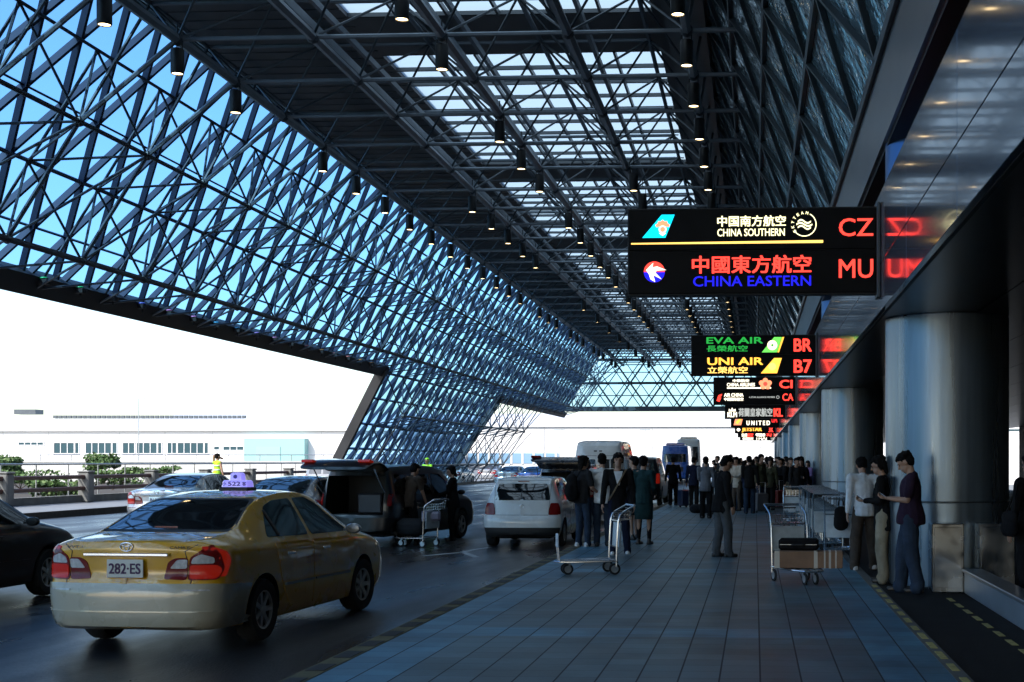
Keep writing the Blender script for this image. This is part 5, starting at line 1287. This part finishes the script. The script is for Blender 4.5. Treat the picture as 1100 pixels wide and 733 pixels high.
# mid distance walkers
mid = [
 ('man in grey suit jacket seen from behind, left of the lone dark jacketed man', 758, 557, 5, 1.76, C_grey, C_black, 'm'),
 ('man in black suit with back turned near the kerb, right of the black people carrier', 723, 543, 355, 1.80, C_black, C_black, 'm'),
 ('dark suited man right of the man at the kerb, in front of the blue coach', 745, 546, 15, 1.78, C_navy, C_black, 'm'),
 ('man in black jacket and faded jeans seen from behind in mid pavement', 805, 552, 0, 1.80, C_black, C_jeans, 'm'),
 ('woman in dark patterned coat right of the man in faded jeans', 828, 548, 200, 1.72, C_olive, C_black, 'f'),
 ('person in black jacket and pale trousers beside the parked trolleys', 848, 549, 140, 1.76, C_black, C_khaki, 'm'),
 ('person in lilac top near the second column, behind the row of trolleys', 868, 541, 210, 1.66, C_lilac, C_dark, 'f'),
 ('tall man in dark coat whose head rises above the crowd, behind the grey suit', 785, 541, 190, 1.90, C_dark, C_dark, 'm'),
 ('dark haired woman in black next to the lilac top near the second column', 861, 545, 250, 1.70, C_black, C_dark, 'f'),
 ('person in brown jacket behind the man in faded jeans, slightly to his left', 793, 543, 30, 1.72, C_brown, C_jeans, 'm'),
 ('person in charcoal coat and white shoes left of the man in faded jeans', 792, 547.5, 100, 1.66, C_dark, C_jeans, 'f'),
 ('person in cream shirt standing beside the far end of the parked trolleys', 838, 541, 120, 1.76, C_cream, C_dark, 'm')]
for i, (lab, px, py, fc, hh, tp, bt, kd) in enumerate(mid):
    person(lab, pl(px, py), fc, hh, tp, bt, S_black if 'white shoes' not in lab else S_white, footL=(-.10, -.06 if i % 2 else .05), footR=(.11, .1 if i % 2 else -.03), lean=1+i % 3, head=4+3*(i % 4), hyaw=(-20, 0, 25)[i % 3], topz=.78, vox=.014, kind=kd, hairs='bob' if kd == 'f' else 'short', handL=None if i % 3 else (-.12, .3, 1.08), flare=1.15)
# bag held by suit man
e = empty('holdall', (ground(748, 556, 0).x, ground(748, 552, 0).y, 0), .2, 'dark holdall on the pavement beside the man in the grey suit', 'bag'); b = MB(); ecap(b, (-.2, 0, .16), (.2, 0, .16), .15, .15); fuse(b, 'bag_body', C_dark, e, .015, 2); b = MB(); b.path([(-.12, 0, .3), (-.08, 0, .40), (.08, 0, .40), (.12, 0, .3)], .012, 5); b.build('bag_handle', C_black, e)
# right edge figure with shoulder bag
p15 = person('dark clothed figure cut off by the right edge, standing behind the low wall', (3.22, 15.35, -.02), 330, 1.74, C_black, C_black, lean=0, head=6, topz=.70, vox=.011, kind='f', hairs='bob')
e = empty('shoulder_bag', (2.93, 15.2, .80), .3, 'black shoulder bag hanging at the left side of the figure at the right edge', 'bag'); b = MB(); ecap(b, (0, -.09, .08), (0, .09, .08), .10, .10, (0,0,1), .6, .6); ecap(b, (0, -.1, .2), (0, .1, .2), .09, .08, (0,0,1), .5, .5); fuse(b, 'bag_body', C_black, e, .012, 3); b = MB(); b.path([(0, -.12, .2), (.04, -.06, .45), (.12, 0, .66), (.08, .06, .45), (0, .12, .2)], .012, 5); b.build('bag_strap', C_black, e)
# far crowd: six prototypes, copied and recoloured
protos = []
for i, (kd, hd_, fc) in enumerate((('m', 6, 0), ('f', 10, 0), ('m', 16, 0), ('f', 2, 0), ('m', 0, 0), ('m', 8, 0))):
    protos.append(person('dark clothed traveller standing in the dense far crowd on the pavement', (0, 0, 0), fc, 1.72, C_black, C_dark, footL=(-.1, -.05+.03*i), footR=(.11, .08-.03*i), lean=i % 4, head=hd_, topz=.76, vox=.022, kind=kd, hairs='bob' if kd == 'f' else 'short', handL=None if i % 2 else (-.1, .3, 1.1), group='travellers in the far crowd'))
r = random.Random(11); used_ = [False]*6; tops = [(C_black, 'black'), (C_dark, 'charcoal'), (C_navy, 'navy'), (C_brown, 'brown'), (C_grey, 'grey'), (C_black, 'black'), (C_olive, 'olive'), (C_cream, 'cream')]
spots = []; tries = 0
while len(spots) < 62 and tries < 4000:
    tries += 1
    Y = r.uniform(43, 84) if tries % 2 else r.uniform(43, 60); X = r.uniform(-2.6, 1.75); px = 811+1400*X/Y
    if px < 752 or (Y < 50 and px < 775): continue
    if all((X-a)**2+(Y-c)**2 > .30 for a, c in spots): spots.append((X, Y))
spots.sort(key=lambda s_: s_[1]); cnt = {}
for i, (X, Y) in enumerate(spots):
    k = i % 6
    e = protos[k] if not used_[k] else copy_tree(protos[k]); used_[k] = True
    e.location = (X, Y, 0); e.rotation_euler = (0, 0, r.uniform(0, 6.28)); s_ = r.uniform(.90, 1.09); e.scale = (s_*.98, s_*.98, s_)
    tp, tn = tops[r.randrange(len(tops))]; bt = r.choice([C_dark, C_black, C_jeans, C_brown])
    for o in [x for x in bpy.data.objects if x.parent == e]:
        if o.name.startswith(('jacket', 'top', 'trousers')):
            o.material_slots[0].link = 'OBJECT'; o.material_slots[0].material = tp if not o.name.startswith('trousers') else bt
    side = 'kerb side' if X < -1 else ('building side' if X > .3 else 'middle')
    dist = 'front' if Y < 56 else ('centre' if Y < 70 else 'back')
    bn = {C_dark: 'charcoal', C_black: 'black', C_jeans: 'blue', C_brown: 'brown'}[bt]; e['label'] = 'traveller in %s top and %s trousers, %s of the crowd, %s' % (tn, bn, dist, side); cnt.setdefault(e['label'], []).append((X/Y, e))
for lab_, es in cnt.items():
    es.sort(key=lambda q_: q_[0])
    if len(es) > 1:
        for i, (_, e) in enumerate(es): e['label'] = lab_+', '+('leftmost' if i == 0 else 'rightmost' if i == len(es)-1 else 'between' if len(es) == 3 else ['', 'second', 'third', 'fourth', 'fifth'][i])
for e in bpy.data.objects:
    if e.name.startswith('person'): clean(e)

# suitcases standing among the crowd
M_sc = [mat('suitcase_%s' % n_, c, .35, coat=.3) for n_, c in (('black', (.01, .01, .012)), ('blue', (.02, .04, .10)), ('red', (.16, .015, .015)), ('grey', (.12, .12, .13)))]
for i, (px, py, k, lab) in enumerate(((771, 553, 0, 'black upright suitcase left of the man in faded jeans'), (818, 551, 3, 'grey upright suitcase between the man in jeans and the patterned coat'), (838, 546, 2, 'dull red upright suitcase at the front of the crowd'), (734, 545, 1, 'dark blue upright suitcase beside the man at the kerb'))):
    q = ground(px, py); e = empty('upright_suitcase', (q.x, q.y, 0), .3*i, lab, 'suitcase', 'suitcases standing on the pavement by the crowd')
    b = MB(); b.bbox(-.21, .21, -.12, .12, .05, .64, .04); b.build('case_shell', M_sc[k], e, 'angle')
    b = MB(); b.path([(-.10, -.09, .62), (-.10, -.09, .98), (.10, -.09, .98), (.10, -.09, .62)], .010, 6); b.build('pull_handle', M_alu, e)
    for sx in (-.16, .16): b = MB(); b.lathe([(.01, -.02), (.04, -.02), (.04, .02), (.01, .02)], (sx, 0, .04), 'x', 12); b.build('wheel', M_rubber, e)

# ================================================================ TROLLEYS
M_ad = mat('trolley_ad_panel', (.42, .48, .52), .4, var=.12, nscale=10); M_adw = mat('trolley_panel_white', (.6, .62, .64), .35); M_tube = mat('polished_tube', (.55, .57, .6), .2, metal=.95)
def trolley(label, group=None, simple=False, H=1.02):
    e = empty('luggage_trolley', (0,0,0), 0, label, 'trolley', group)   # forward = +X, handle at x<0
    b = MB(); r_ = .014
    b.path([(-.02, -.27, .17), (.0, -.27, .20), (.60, -.20, .19), (.80, -.13, .19), (.86, 0, .19), (.80, .13, .19), (.60, .20, .19), (0, .27, .20), (-.02, .27, .17)], r_*1.15)
    for y in (-.12, 0, .12): b.tube((.0, y, .20), (.84 if y == 0 else .79, y*.8, .19), .009)
    b.tube((0, -.27, .2), (0, .27, .2), r_); b.tube((.4, -.22, .195), (.4, .22, .195), r_*.9)
    b.build('base_frame', M_tube, e, 'angle')
    b = MB()
    for y in (-.27, .27): b.path([(.0, y, .12), (-.01, y, .45), (-.03, y, .78), (-.055, y, H-.15), (-.10, y, H-.11), (-.27, y, H-.015)], r_, 8)
    for z in (.40, .78): b.tube((-.015-.03*(z > .5), -.27, z), (-.015-.03*(z > .5), .27, z), r_*.8)
    b.build('upright', M_tube, e, 'angle')
    b = MB(); b.tube((-.27, -.28, H-.015), (-.27, .28, H-.015), .012 if simple else .019, 10); b.build('handle', M_tube, e, 'angle')
    b = MB(); b.tube((-.235, -.19, H-.06), (-.235, .19, H-.06), .010, 8); b.build('brake_bar', M_trim, e)
    b = MB(); b.bbox(-.045, -.022, -.245, .245, .40, .755, .004, Matrix.Rotation(radians(-3), 4, 'Y')); b.build('advert_panel', M_ad, e)
    b = MB()
    if not simple:
        for y in (-.20, -.12, -.04, .04, .12, .20): b.tube((-.05, y, .78), (-.22, y, .80), .004, 4); b.tube((-.22, y, .80), (-.24, y, .93), .004, 4); b.tube((-.05, y, .78), (-.06, y, .90), .004, 4)
        for z in (.80, .86, .92): b.tube((-.235, -.22, z), (-.235, .22, z), .004, 4); b.tube((-.235, -.22, z), (-.06, -.24, z-.01), .004, 4); b.tube((-.235, .22, z), (-.06, .24, z-.01), .004, 4); b.tube((-.055, -.22, z-.02), (-.055, .22, z-.02), .004, 4)
        b.build('basket', M_tube, e)
    b = MB()
    for y in (-.06, .06): b.tube((.80, y, .19), (.83, y, .52), .011)
    b.build('front_post', M_tube, e); b = MB(); b.bbox(.815, .835, -.09, .09, .40, .60, .01); b.build('front_plate', M_adw, e)
    for (x, y, r2) in ((.02, -.25, .085), (.02, .25, .085), (.68, -.08, .08), (.68, .08, .08)):
        w_ = empty('wheel', (x, y, r2)); w_.parent = e
        if not simple:
            b = MB(); b.lathe([(r2*.65, -.014), (r2, -.012), (r2, .012), (r2*.65, .014), (r2*.65, -.014)], (0,0,0), 'y', 18, False); b.build('tyre', M_rubber, w_, 'angle'); b = MB(); b.lathe([(.005, -.012), (r2*.66, -.012), (r2*.66, .012), (.005, .012)], (0,0,0), 'y', 18); b.build('rim', M_alu, w_, 'angle')
            b = MB(); b.bar((-.01, -.02, 0), (-.03, -.02, .11), .03, .005, (0,1,0)); b.bar((-.01, .02, 0), (-.03, .02, .11), .03, .005, (0,1,0)); b.build('caster_fork', M_alu, w_)
        else: b = MB(); b.lathe([(.005, -.012), (r2, -.012), (r2, .012), (.005, .012)], (0,0,0), 'y', 14); b.build('tyre', M_rubber, w_, 'angle')
    return e
t1 = trolley('empty luggage trolley standing alone near the kerb, in front of the cardigan man'); q = ground(658, 616); t1.location = (q.x, q.y, 0); t1.rotation_euler = (0, 0, radians(198)); 
# small lettering plate on the trolley
t2 = trolley('luggage trolley carrying a black case and a long taped cardboard box', H=1.06); q = ground(853, 625.5)
for o in [x for x in bpy.data.objects if x.parent == t2 and x.name.startswith(('front_post', 'front_plate'))]: bpy.data.objects.remove(o)
t2.location = (q.x-.05, q.y+.25, 0); t2.rotation_euler = (0, 0, radians(-68))
q2 = Vector(t2.location); fw = Vector((cos(radians(-68)), sin(radians(-68)), 0))
e = empty('cardboard_box', q2+fw*.42+Vector((.08, 0, .215)), radians(-2), 'long brown cardboard box with pale tape laid across the loaded trolley', 'box')
M_card = mat('cardboard', (.20, .115, .07), .8, var=.15, nscale=4, bump=.2); M_tape = mat('packing_tape', (.42, .40, .36), .3)
b = MB(); b.bbox(-.46, .46, -.15, .15, 0, .225, .006); b.build('box_body', M_card, e)
for x, w_ in ((-.42, .07), (.10, .05), (.22, .02), (.29, .03), (.37, .018)): b = MB(); b.box(x-w_/2-.0, x+w_/2, -.152, .152, -.002, .227); b.build('tape', M_tape, e)
e = empty('suitcase', q2+fw*.30+Vector((.0, 0, .443)), radians(-4), 'black soft suitcase lying on top of the cardboard box on the trolley', 'suitcase')
b = MB(); b.bbox(-.27, .27, -.13, .13, 0, .16, .03); b.build('case_body', C_black, e, 'angle'); b = MB(); b.path([(-.09, -.13, .08), (-.06, -.165, .08), (.06, -.165, .08), (.09, -.13, .08)], .01, 6); b.build('case_handle', M_trim, e); b = MB(); b.path([(-.272, 0, .08), (-.272, -.10, .08)], .004, 4); b.path([(-.25, -.133, .08), (.25, -.133, .08)], .004, 4); b.build('zip', M_alu, e)
t3 = trolley('single trolley with a pale front plate behind the loaded trolley'); q = ground(853, 566); t3.location = (q.x, q.y, 0); t3.rotation_euler = (0, 0, radians(-95))
base = trolley('trolley nested in the long row before the second column', 'luggage trolleys nested in a row', simple=True, H=1.10)
n_ = 13
for i in range(n_):
    e = base if i == 0 else copy_tree(base); e.location = (1.30+.012*i*0+.02*sin(i*1.7), 23.2+i*.64, 0); e.rotation_euler = (0, 0, radians(90+1.2*sin(i*2.1)))
    e['label'] = ('nearest trolley of the nested row before the second column, black bag on its handle' if i == 0 else '%s trolley from the near end of the nested row before the second column' % (['second', 'third', 'fourth', 'fifth', 'sixth', 'seventh', 'eighth', 'ninth', 'tenth', 'eleventh', 'twelfth', 'thirteenth', 'fourteenth', 'fifteenth'][i-1]))
base2 = copy_tree(base); base2.location = (1.42, 21.6, 0); base2.rotation_euler = (0, 0, radians(80)); base2['label'] = 'loose trolley just in front of the nested row, black bag against its front'
if 'group' in base2: del base2['group']
e = empty('black_bag', (1.40, 21.35, .50), 0, 'upright black bag hanging on the loose trolley left of the person in the white shirt', 'bag'); b = MB(); ecap(b, (0, 0, .12), (0, 0, .34), .125, .11, (1,0,0), .6, .55); fuse(b, 'bag_body', C_black, e, .013, 2); b = MB(); b.path([(-.05, 0, .42), (-.03, 0, .52), (.03, 0, .52), (.05, 0, .42)], .010, 5); b.build('bag_handle', C_black, e)
t4 = trolley('luggage trolley piled with dark bags beside the man at the black wagon'); q = ground(462, 588, -.15); t4.location = (q.x, q.y, -.15); t4.rotation_euler = (0, 0, radians(160))
e = empty('travel_bag', (q.x-.42, q.y+.1, .07), radians(160), 'dark travel bag on the trolley beside the open black wagon', 'bag'); b = MB(); ecap(b, (-.2, 0, .2), (.18, 0, .2), .19, .19); fuse(b, 'bag_body', C_dark, e, .016, 3); b = MB(); b.path([(-.1, 0, .38), (-.08, 0, .46), (.08, 0, .46), (.1, 0, .38)], .012, 5); b.build('bag_handle', C_black, e)
e = empty('parcel', (q.x+.02, q.y+.0, .40), .3, 'pale lilac parcel held up between the man and the woman by the black wagon', 'parcel'); b = MB(); b.bbox(-.19, .19, -.12, .12, 0, .2, .05); b.build('parcel_wrap', mat('pale_lilac_plastic', (.30, .29, .40), .4, var=.1), e, 'angle'); b = MB(); b.bbox(-.195, .195, -.03, .03, -.003, .203, .005); b.build('parcel_band', mat('parcel_band', (.2, .2, .3), .5), e)
# ================================================================ BACKDROP
M_wht = mat('white_wall_panels', (.72, .70, .68), .6, var=.03, nscale=.2)
M_win = mat('blue_green_window', (.03, .07, .085), .5, spec=.2)
M_wfr = mat('window_frame_white', (.6, .6, .6), .5)
M_roofw = mat('pale_metal_roof', (.62, .63, .65), .45, metal=.1, var=.04, nscale=.3)
M_conc2 = mat('pale_concrete', (.50, .50, .48), .8, var=.08, nscale=.5)  # even pale concrete for the parapet and wall joints
def bx_at(mb, xa, ya, xb, yb, Y, dep=.3, dz=0):
    p = at(xa, yb, Y); q = at(xb, ya, Y); mb.box(p.x, q.x, Y, Y+dep, p.z, q.z)
YB = 230
e = empty('white_terminal_block', at(170, 505, YB), 0, 'long white building with grouped green windows and low curved roof, far left beyond the guardrail', 'building')
def pp(o): o.parent = e; o.location = -Vector(e.location); return o
b = MB(); bx_at(b, -260, 463, 432, 520, YB, 40); pp(b.build('wall', M_wht))
b = MB(); n = 10; prev = None
p0 = at(-240, 463, YB); p1 = at(430, 463, YB)
rings = []
for i in range(n+1):
    t = i/n; y = YB-.6+44*t; z = p0.z+2.6*sin(pi*min(1, t*1.1+.02))+.1; rings.append([Vector((p0.x, y, z)), Vector((p1.x-30*0, y, z))])
b.loft([[r[0], r[1], r[1]-Vector((0,0,.4)), r[0]-Vector((0,0,.4))] for r in rings], True, True); pp(b.build('roof', M_roofw))
b = MB(); y = YB+18
for i in range(40):
    a = at(57+i*5.2, 449.5, y); c = at(57+i*5.2+3.9, 446.5, y); b.box(a.x, c.x, y, y+.4, a.z, c.z)
pp(b.build('roof_vent', M_dsteel))
b = MB(); bx_at(b, 57, 449.5, 262, 453, YB+18.5, 2); pp(b.build('vent_curb', M_roofw))
b = MB(); bx_at(b, 15, 440, 38, 445, YB+25, 3); pp(b.build('plant_box', M_dsteel))
def window(xa, xb, ya, yb, n, small=False, par_=None, add=True):
    fr = MB(); p = at(xa, yb, YB); q = at(xb, ya, YB)
    fr.box(p.x-.12, q.x+.12, YB-.14, YB-.01, p.z-.12, p.z); fr.box(p.x-.12, q.x+.12, YB-.14, YB-.01, q.z, q.z+.12)
    for i in range(n+1):
        x = p.x+(q.x-p.x)*i/n; fr.box(x-.07, x+.07, YB-.138, YB-.01, p.z, q.z)
    f = fr.build('window', M_wfr); pp(f)
    g_ = MB(); g_.box(p.x, q.x, YB-.06, YB-.02, p.z, q.z); g2 = g_.build('pane', M_win); g2.parent = f
for a, c, n in ((58, 80, 3), (80.8, 85, 1), (92, 120, 4), (120.8, 126, 1), (132, 145, 2), (147, 169, 3), (169.8, 174, 1), (180, 190, 2), (191, 219, 4), (219.8, 224, 1)): window(a, c, 476, 487, n)
window(20, 47, 475.5, 478, 4); window(240, 262, 480, 483.5, 3); window(308, 316, 482, 492, 1); window(230, 236, 480, 483, 1)
M_teal = mat('pale_green_glass_wall', (.26, .48, .46), .5, var=.03)
b = MB(); bx_at(b, 262, 471, 327, 500, YB-2, 2.2); pp(b.build('glass_annex', M_teal))
b = MB(); bx_at(b, 275, 480, 301, 498, YB-2.1, .1); pp(b.build('annex_door', mat('annex_door_green', (.28, .45, .45), .3)))
b = MB()
for xx in (-150, -60, 3, 52, 128, 177, 228, 345): bx_at(b, xx, 464, xx+.5, 505, YB-.03, .05)
bx_at(b, -250, 470, 262, 470.5, YB-.02, .05)
pp(b.build('wall_joints', M_conc2))

YC = 278
e = empty('white_hangar_block', at(650, 505, YC), 0, 'long low white building with a dark roof vent line, straight ahead beyond the canopy end', 'building')
b = MB(); bx_at(b, 150, 459, 1400, 520, YC, 40); pp(b.build('wall', M_wht))
rings = []
p0 = at(150, 459, YC); p1 = at(1400, 459, YC)
for i in range(11):
    t = i/10; y = YC-.5+50*t; z = p0.z+3.5*sin(pi*min(1, t+.02))+.05; rings.append([Vector((p0.x, y, z)), Vector((p1.x, y, z)), Vector((p1.x, y, z-.4)), Vector((p0.x, y, z-.4))])
b = MB(); b.loft(rings, True, True); pp(b.build('roof', M_roofw))
b = MB()
for i in range(28): bx_at(b, 560+i*5, 455, 563.8+i*5, 458, YC+16, .4)
pp(b.build('roof_vent', M_dsteel))
b = MB(); bx_at(b, 430, 487, 600, 498, YC-.1, .06)
for i in range(8): pass
pp(b.build('window', mat('sky_blue_window_band', (.16, .3, .45), .15, spec=.8)))
b = MB()
for i in range(14): bx_at(b, 440+i*12, 486, 442.5+i*12, 499, YC-.2, .08)
for i in range(18): bx_at(b, 352+i*58, 460, 352.6+i*58, 505, YC-.2, .05)
bx_at(b, 352, 480, 1400, 480.5, YC-.21, .04)
pp(b.build('wall_joints', M_conc2))
e = empty('grey_office_block', at(1085, 505, 120), 0, 'low building with a dark window stripe seen right of the nearest column', 'building')
b = MB(); bx_at(b, 1084, 440, 1260, 520, 190, 20); pp(b.build('wall', M_wht))
b = MB(); bx_at(b, 1084, 461, 1260, 463, 189.9, .08); pp(b.build('window', M_win))

# parapet with railing
e = empty('bridge_parapet', (-35, 75, -.5), 0, 'pale concrete parapet with thin metal handrail beyond the guardrail', 'parapet')
pa = at(-420, 497, 95); pb = at(345, 497, 95); pc = at(480, 497, 150)
b = MB(); b.box(-80, -25.5, 95, 95.4, -8, EYE-.05); b.box(-80, -25.5, 94.95, 95.45, EYE-.05, EYE+.02); pp(b.build('parapet_wall', M_conc2))
b = MB()
b.tube((-80, 95.2, EYE+.5), (-25.5, 95.2, EYE+.5), .035)
x = -80
while x < -25: b.tube((x, 95.2, EYE), (x, 95.2, EYE+.5), .03); x += 2.4
pp(b.build('handrail', M_alu))

# guardrail with concrete posts and twin rails
gr = empty('guardrail', (-26.4, 50, .05), 0, 'guardrail of concrete posts with two thick dark red rails, left of the road', 'guardrail')
M_rail = mat('dark_red_rail', (.065, .022, .02), .5, var=.2, nscale=3)
M_gpost = mat('guardrail_concrete', (.15, .155, .15), .8, var=.2, nscale=3)
b = MB()
for z in (.55, 1.0): b.bbox(-.09, .09, -60, 35, z-.075, z+.075, .03)
b.build('rail', M_rail, gr)
k = 0
y = -27.8
pm = MB(); pm.bbox(-.22, .22, -.24, .24, 0, 1.16, .04); pm.bbox(-.25, .25, -.27, .27, 1.16, 1.24, .03); first = None
while y < 34:
    o = pm.build('post', M_gpost, gr) if first is None else first.copy()
    if first is None: first = o
    else: COL.objects.link(o); o.parent = gr
    o.location = (.0, y, 0)
    y += 5.6
b = MB(); b.box(-.4, -.05, -60, 35, 0, .28); b.build('kerb_wall', M_gpost, gr)
b = MB(); b.tube((-.5, -60, 1.5), (-.5, 33.5, 1.5), .035); b.path([(-.5, 33.5, 1.5), (-.5, 34.2, 1.46), (-.5, 34.6, 1.3), (-.5, 34.8, 1.0), (-.5, 34.8, 0)], .035)
y = -60
while y < 33: b.tube((-.5, y, .2), (-.5, y, 1.5), .025); y += 2.3
b.build('top_handrail', M_alu, gr)

# bushes and small trees beyond
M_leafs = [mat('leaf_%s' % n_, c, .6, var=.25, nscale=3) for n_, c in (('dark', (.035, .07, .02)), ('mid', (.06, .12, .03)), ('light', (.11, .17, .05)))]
M_trunk = mat('bark', (.10, .07, .05), .9, var=.2)
def foliage(rx, ry, rz, n, size, seed, mi=None):
    r = random.Random(seed); mb = MB()
    cl_ = [(r.uniform(-.6, .6)*rx, r.uniform(-.6, .6)*ry, r.uniform(-.5, .6)*rz, r.uniform(.3, .6)) for _ in range(14)]
    for i in range(n):
        cx, cy, cz, cr = r.choice(cl_); d_ = Vector((r.gauss(0, 1), r.gauss(0, 1), r.gauss(0, 1))).normalized()
        p = Vector((cx, cy, cz))+Vector((d_.x*rx, d_.y*ry, d_.z*rz))*cr*r.uniform(.5, 1)
        a = Vector((r.gauss(0, 1), r.gauss(0, 1), r.gauss(0, 1))).normalized(); b_ = a.orthogonal().normalized(); s_ = size*r.uniform(.6, 1.3)
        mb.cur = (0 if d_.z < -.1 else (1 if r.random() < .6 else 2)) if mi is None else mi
        mb.add([p-a*s_, p+b_*s_*.6, p+a*s_, p-b_*s_*.6], [(0,1,2,3)])
    return mb
def tree(px, py_top, Y, rx, h, zb, lab, seed, name='small_tree', cat='tree'):
    c = at(px, HY, Y); e_ = empty(name, (c.x, Y, zb), 0, lab, cat)
    t = MB(); t.tube((0,0,0), (0,0,h*.7), .14, 8, .07)
    r = random.Random(seed)
    for i in range(7):
        a = r.uniform(0, 6.28); t.tube((0,0,h*(.35+.04*i)), (cos(a)*rx*.6, sin(a)*rx*.6, h*(.7+.02*i)), .05, 5, .02)
    t.build('trunk', M_trunk, e_)
    f = foliage(rx, rx, h*.17, 2200, rx*.10, seed).build('crown', M_leafs, e_); f.location = (0, 0, h*.9)
tree(110, 483, 88, 1.15, 5.0, -3.1, 'small bushy green tree rising above the guardrail, left of the traffic officer', 4)
tree(4, 487, 88, 1.4, 4.9, -3.1, 'green tree at the left edge above the guardrail', 5)
def shrub(px, Y, rx, rz, zc, lab, seed, grp=None):
    c = at(px, HY, Y); e_ = empty('shrub', (c.x, Y, zc-rz), 0, lab, 'shrub', grp)
    t = MB()
    r = random.Random(seed)
    for i in range(6):
        a = r.uniform(0, 6.28); t.tube((0,0,-.2), (cos(a)*rx*.6, sin(a)*.4, rz*1.2), .02, 5, .01)
    t.build('stem', M_trunk, e_)
    f = foliage(rx, .8, rz, 900, .09, seed).build('leaves', M_leafs, e_); f.location = (0, 0, rz)
for i, (px, Y, rx, rz, zc, lab) in enumerate(((22, 60, 2.2, .35, .9, 'low dark shrub behind the rails at the left edge'), (60, 52, 1.4, .4, .55, 'low shrub between the first two guardrail posts'), (120, 60, 1.9, .4, .9, 'dark shrub behind the rails right of the square post'), (165, 66, 1.6, .35, 1.15, 'low hedge behind the guardrail left of the silver car'))):
    shrub(px, Y, rx, rz, zc, lab, 20+i)
# base planting box for the shrubs
slab('planting_bed', -60, -27.2, 30, 94.9, -.9, .12, mat('soil', (.05, .04, .03), .9, var=.3))
# distant lamp masts
for i, (px, yt, Y) in enumerate(((149, 428, 215), (147, 428.5, 0), (601, 462, 0), (693, 462, 0))):
    if Y == 0: Y = 240
    if i == 1: continue
    t = at(px, yt, Y); e_ = empty('light_mast', (t.x, Y, -8), 0, ['thin lamp mast with a small crosspiece above the far white building', '', 'thin far mast above the white building left of the van', 'thin far mast above the white building left of the blue bus'][i], 'mast', 'far thin lamp masts')
    m_ = MB(); m_.tube((0,0,0), (0,0,t.z+8), .14, 6, .08); m_.build('pole', M_alu, e_)
    m_ = MB(); m_.box(-1, 1, -.1, .1, t.z+7.9, t.z+8.1); m_.build('crosspiece', M_alu, e_)
